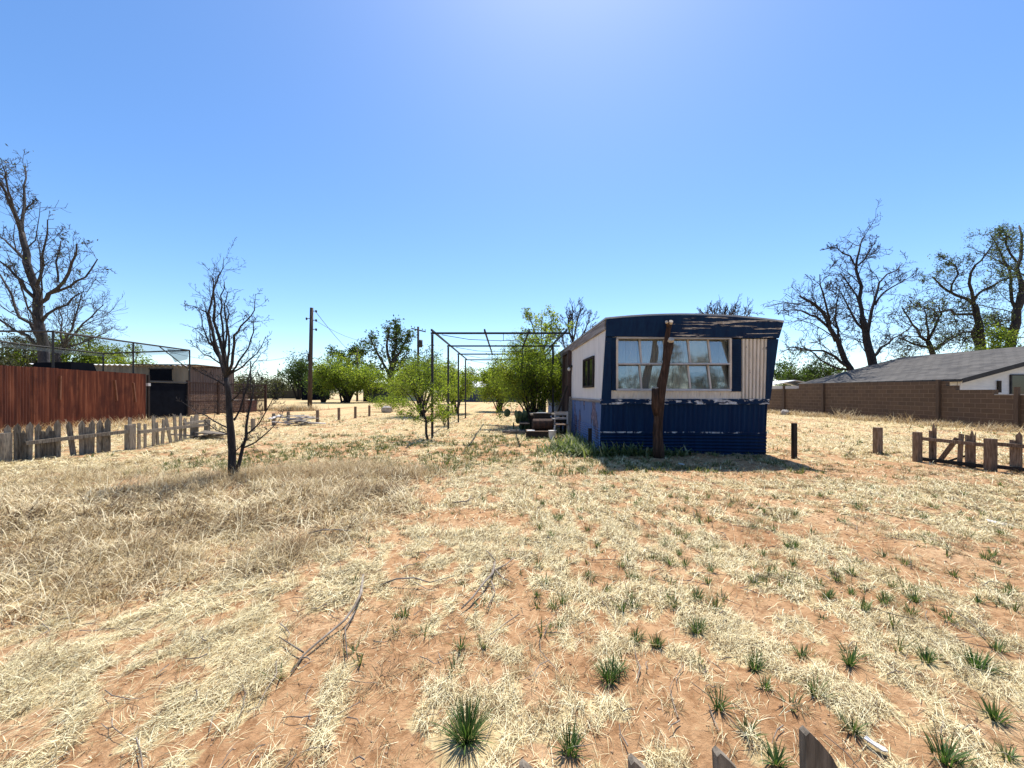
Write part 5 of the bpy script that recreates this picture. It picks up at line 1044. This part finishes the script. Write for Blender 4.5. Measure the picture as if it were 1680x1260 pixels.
tr = thing('dark_shed', 'dark brown hut half hidden under the right side of the wide mesquite', 'shed', (-23, 66, 0))
part('wall', MB().box((-22.5, 67, 1.5), (5, 3, 3.0)), M['dark_wood'], tr); part('roof', MB().box((-22.5, 67, 3.06), (5.4, 3.4, .1), ry=.05), M['dark_wood'], tr)
wf = thing('wire_fence', 'far dark wire and board fence left of the upright green tree', 'fence', (-55, 92, 0))
part('panel', MB().box((-62, 92, 1.0), (26, .06, 1.9)), nmat('far_fence', [(.03, .03, .022), (.06, .055, .04)], 1.5, bmp=0), wf)
for x in range(-74, -49, 4): part('post', MB().box((x, 91.8, 1.1), (.16, .16, 2.2)), M['dark_wood'], wf)
# utility poles and wires
def pole(label, base, top, r, arms):
    t = thing('utility_pole', label, 'utility pole', (base[0], base[1], 0)); part('pole', MB().tube([(base[0], base[1], -.3), ((base[0] + top[0]) / 2, base[1], top[2] / 2), top], [r * 1.15, r, r * .85], 12), M['pole_wood'], t, True)
    return t
pb = G(508, 672); pt = W(511.3, 505, pb.y)
up = pole('near tall wooden utility pole without a crossarm, leaning slightly right', pb, pt, .17, 0)
for dy, s in ((-.3, 1), (-1.1, 1), (-1.9, 1), (-.95, -1)):
    part('bracket', MB().box(pt + Vector((s * .28, -.05, dy)), (.26, .05, .05)), M['black_steel'], up); part('insulator', MB().blob(pt + Vector((s * .42, -.05, dy - .02)), (.09, .09, .13), 8, 5), M['black_steel'], up, True)
part('guard', MB().box(pt + Vector((-.2, -.1, -4.4)), (.14, .16, .7)), M['black_steel'], up)
b2 = Vector((-13.2, 55, 0)); t2 = W(686, 536, 55)
u2_ = pole('far utility pole with a crossarm and a transformer can', b2, t2, .17, 1)
part('crossarm', MB().beam(t2 + Vector((-1.0, .2, -.2)), t2 + Vector((1.1, -.2, -.75)), .14, .16), M['pole_wood'], u2_)
part('transformer', MB().tube([t2 + Vector((.42, -.25, -2.9)), t2 + Vector((.42, -.25, -1.9))], [.26, .26], 12), M['black_steel'], u2_, True)
for k_ in (-.95, -.5, .6, 1.0): part('insulator', MB().blob(t2 + Vector((k_, 0, -.33 - .26 * k_ + .12)), (.07, .07, .12), 6, 4), M['black_steel'], u2_)
for px, d, h, lb in ((697 / 1.0 if False else 456, 130, 9.5, 'very distant thin pole left of the upright green tree'), (473.5, 115, 7.6, 'distant thin pole close beside the upright green tree'), (586, 66, 9.0, 'dark pole rising out of the wide mesquite')):
    b = W(px, 644, d); t = pole(lb, (b.x, b.y), (b.x, b.y, h), .16, 0)
def wirespan(p, q, sag, r, label):
    p = Vector(p); q = Vector(q); pts = []
    for i in range(15):
        s = i / 14; v = p.lerp(q, s); v.z -= sag * 4 * s * (1 - s); pts.append(v)
    o = MB().tube(pts, [r] * 15, 4, False).build('overhead_wire', M['wire']); tag(o, label, 'wire')
wirespan(pt + Vector((.42, -.05, -.4)), W(592, 590, 66), .5, .022, 'upper wire dropping right from the near utility pole to the mesquite')
wirespan(pt + Vector((.42, -.05, -1.15)), t2 + Vector((-.9, 0, -.3)), 1.9, .014, 'thin wire from the near utility pole toward the transformer pole')
wirespan(pt + Vector((-.2, -.05, -3.9)), W(280, 578, 30), .8, .014, 'thin wire running left from the near utility pole over the dead tree')
wirespan(pt + Vector((.2, -.05, -4.4)), W(545, 582, 70), .4, .016, 'lower faint wire slanting right from the middle of the near utility pole')

# woodland across the road behind the viewer: the picture window mirrors it
Tt = []
for i in range(26):
    x = -45 + i * 3.9; h = 3.2 + 5 * float(fbm(np.array(i * .8), np.array(2.0), 15, 2)) + (4 if i % 7 == 3 else 0)
    Tt += [(x + random.gauss(0, 1.5), -34 + random.gauss(0, 1.5), h * random.random()) for _ in range(26)]
v, q, t = leaves(Tt, 16000, .55, .32)
o = link('treeline', arrays_mesh('treeline', v, q, t), M['scrub']); o['kind'] = 'stuff'; o['label'] = 'dark line of trees mirrored in the panes of the picture window'

# ================================================================== LIGHT, SKY, CAMERA
w = bpy.data.worlds.new('World'); scene.world = w; w.use_nodes = True; nt = w.node_tree
sky = nt.nodes.new('ShaderNodeTexSky'); sky.sky_type = 'NISHITA'; sky.sun_disc = False
AZ, EL = math.atan2(.34, 1.72), math.atan2(3.5, 1.753)
sky.sun_elevation = EL; sky.sun_rotation = AZ; sky.altitude = 1000; sky.air_density = 1.0; sky.dust_density = .9; sky.ozone_density = 2.4
bg = nt.nodes['Background']; hs = nt.nodes.new('ShaderNodeHueSaturation'); hs.inputs['Saturation'].default_value = 1.2; hs.inputs['Hue'].default_value = .5015
nt.links.new(sky.outputs[0], hs.inputs['Color']); nt.links.new(hs.outputs[0], bg.inputs[0]); bg.inputs[1].default_value = .142
sun = bpy.data.lights.new('sun', 'SUN'); sun.energy = 5.0; sun.angle = math.radians(.5); sun.color = (1, .95, .88)
so = bpy.data.objects.new('sun', sun); COL.objects.link(so)
dv = Vector((math.sin(AZ) * math.cos(EL), math.cos(AZ) * math.cos(EL), math.sin(EL)))
so.rotation_euler = (-dv).to_track_quat('-Z', 'Y').to_euler(); so.location = dv * 60
cam = bpy.data.cameras.new('camera'); co = bpy.data.objects.new('camera', cam); COL.objects.link(co)
co.location = (0, 0, EYE); co.rotation_euler = (math.pi / 2, 0, 0); cam.sensor_width = 36; cam.lens = 36 * FPX / 1680; cam.shift_y = 14 / 1680
cam.clip_start = .05; cam.clip_end = 9000; scene.camera = co
vs = scene.view_settings; vs.view_transform = 'Standard'; vs.look = 'None'; vs.exposure = .62; vs.gamma = 1
scene.cycles.max_bounces = 8; scene.cycles.transparent_max_bounces = 16
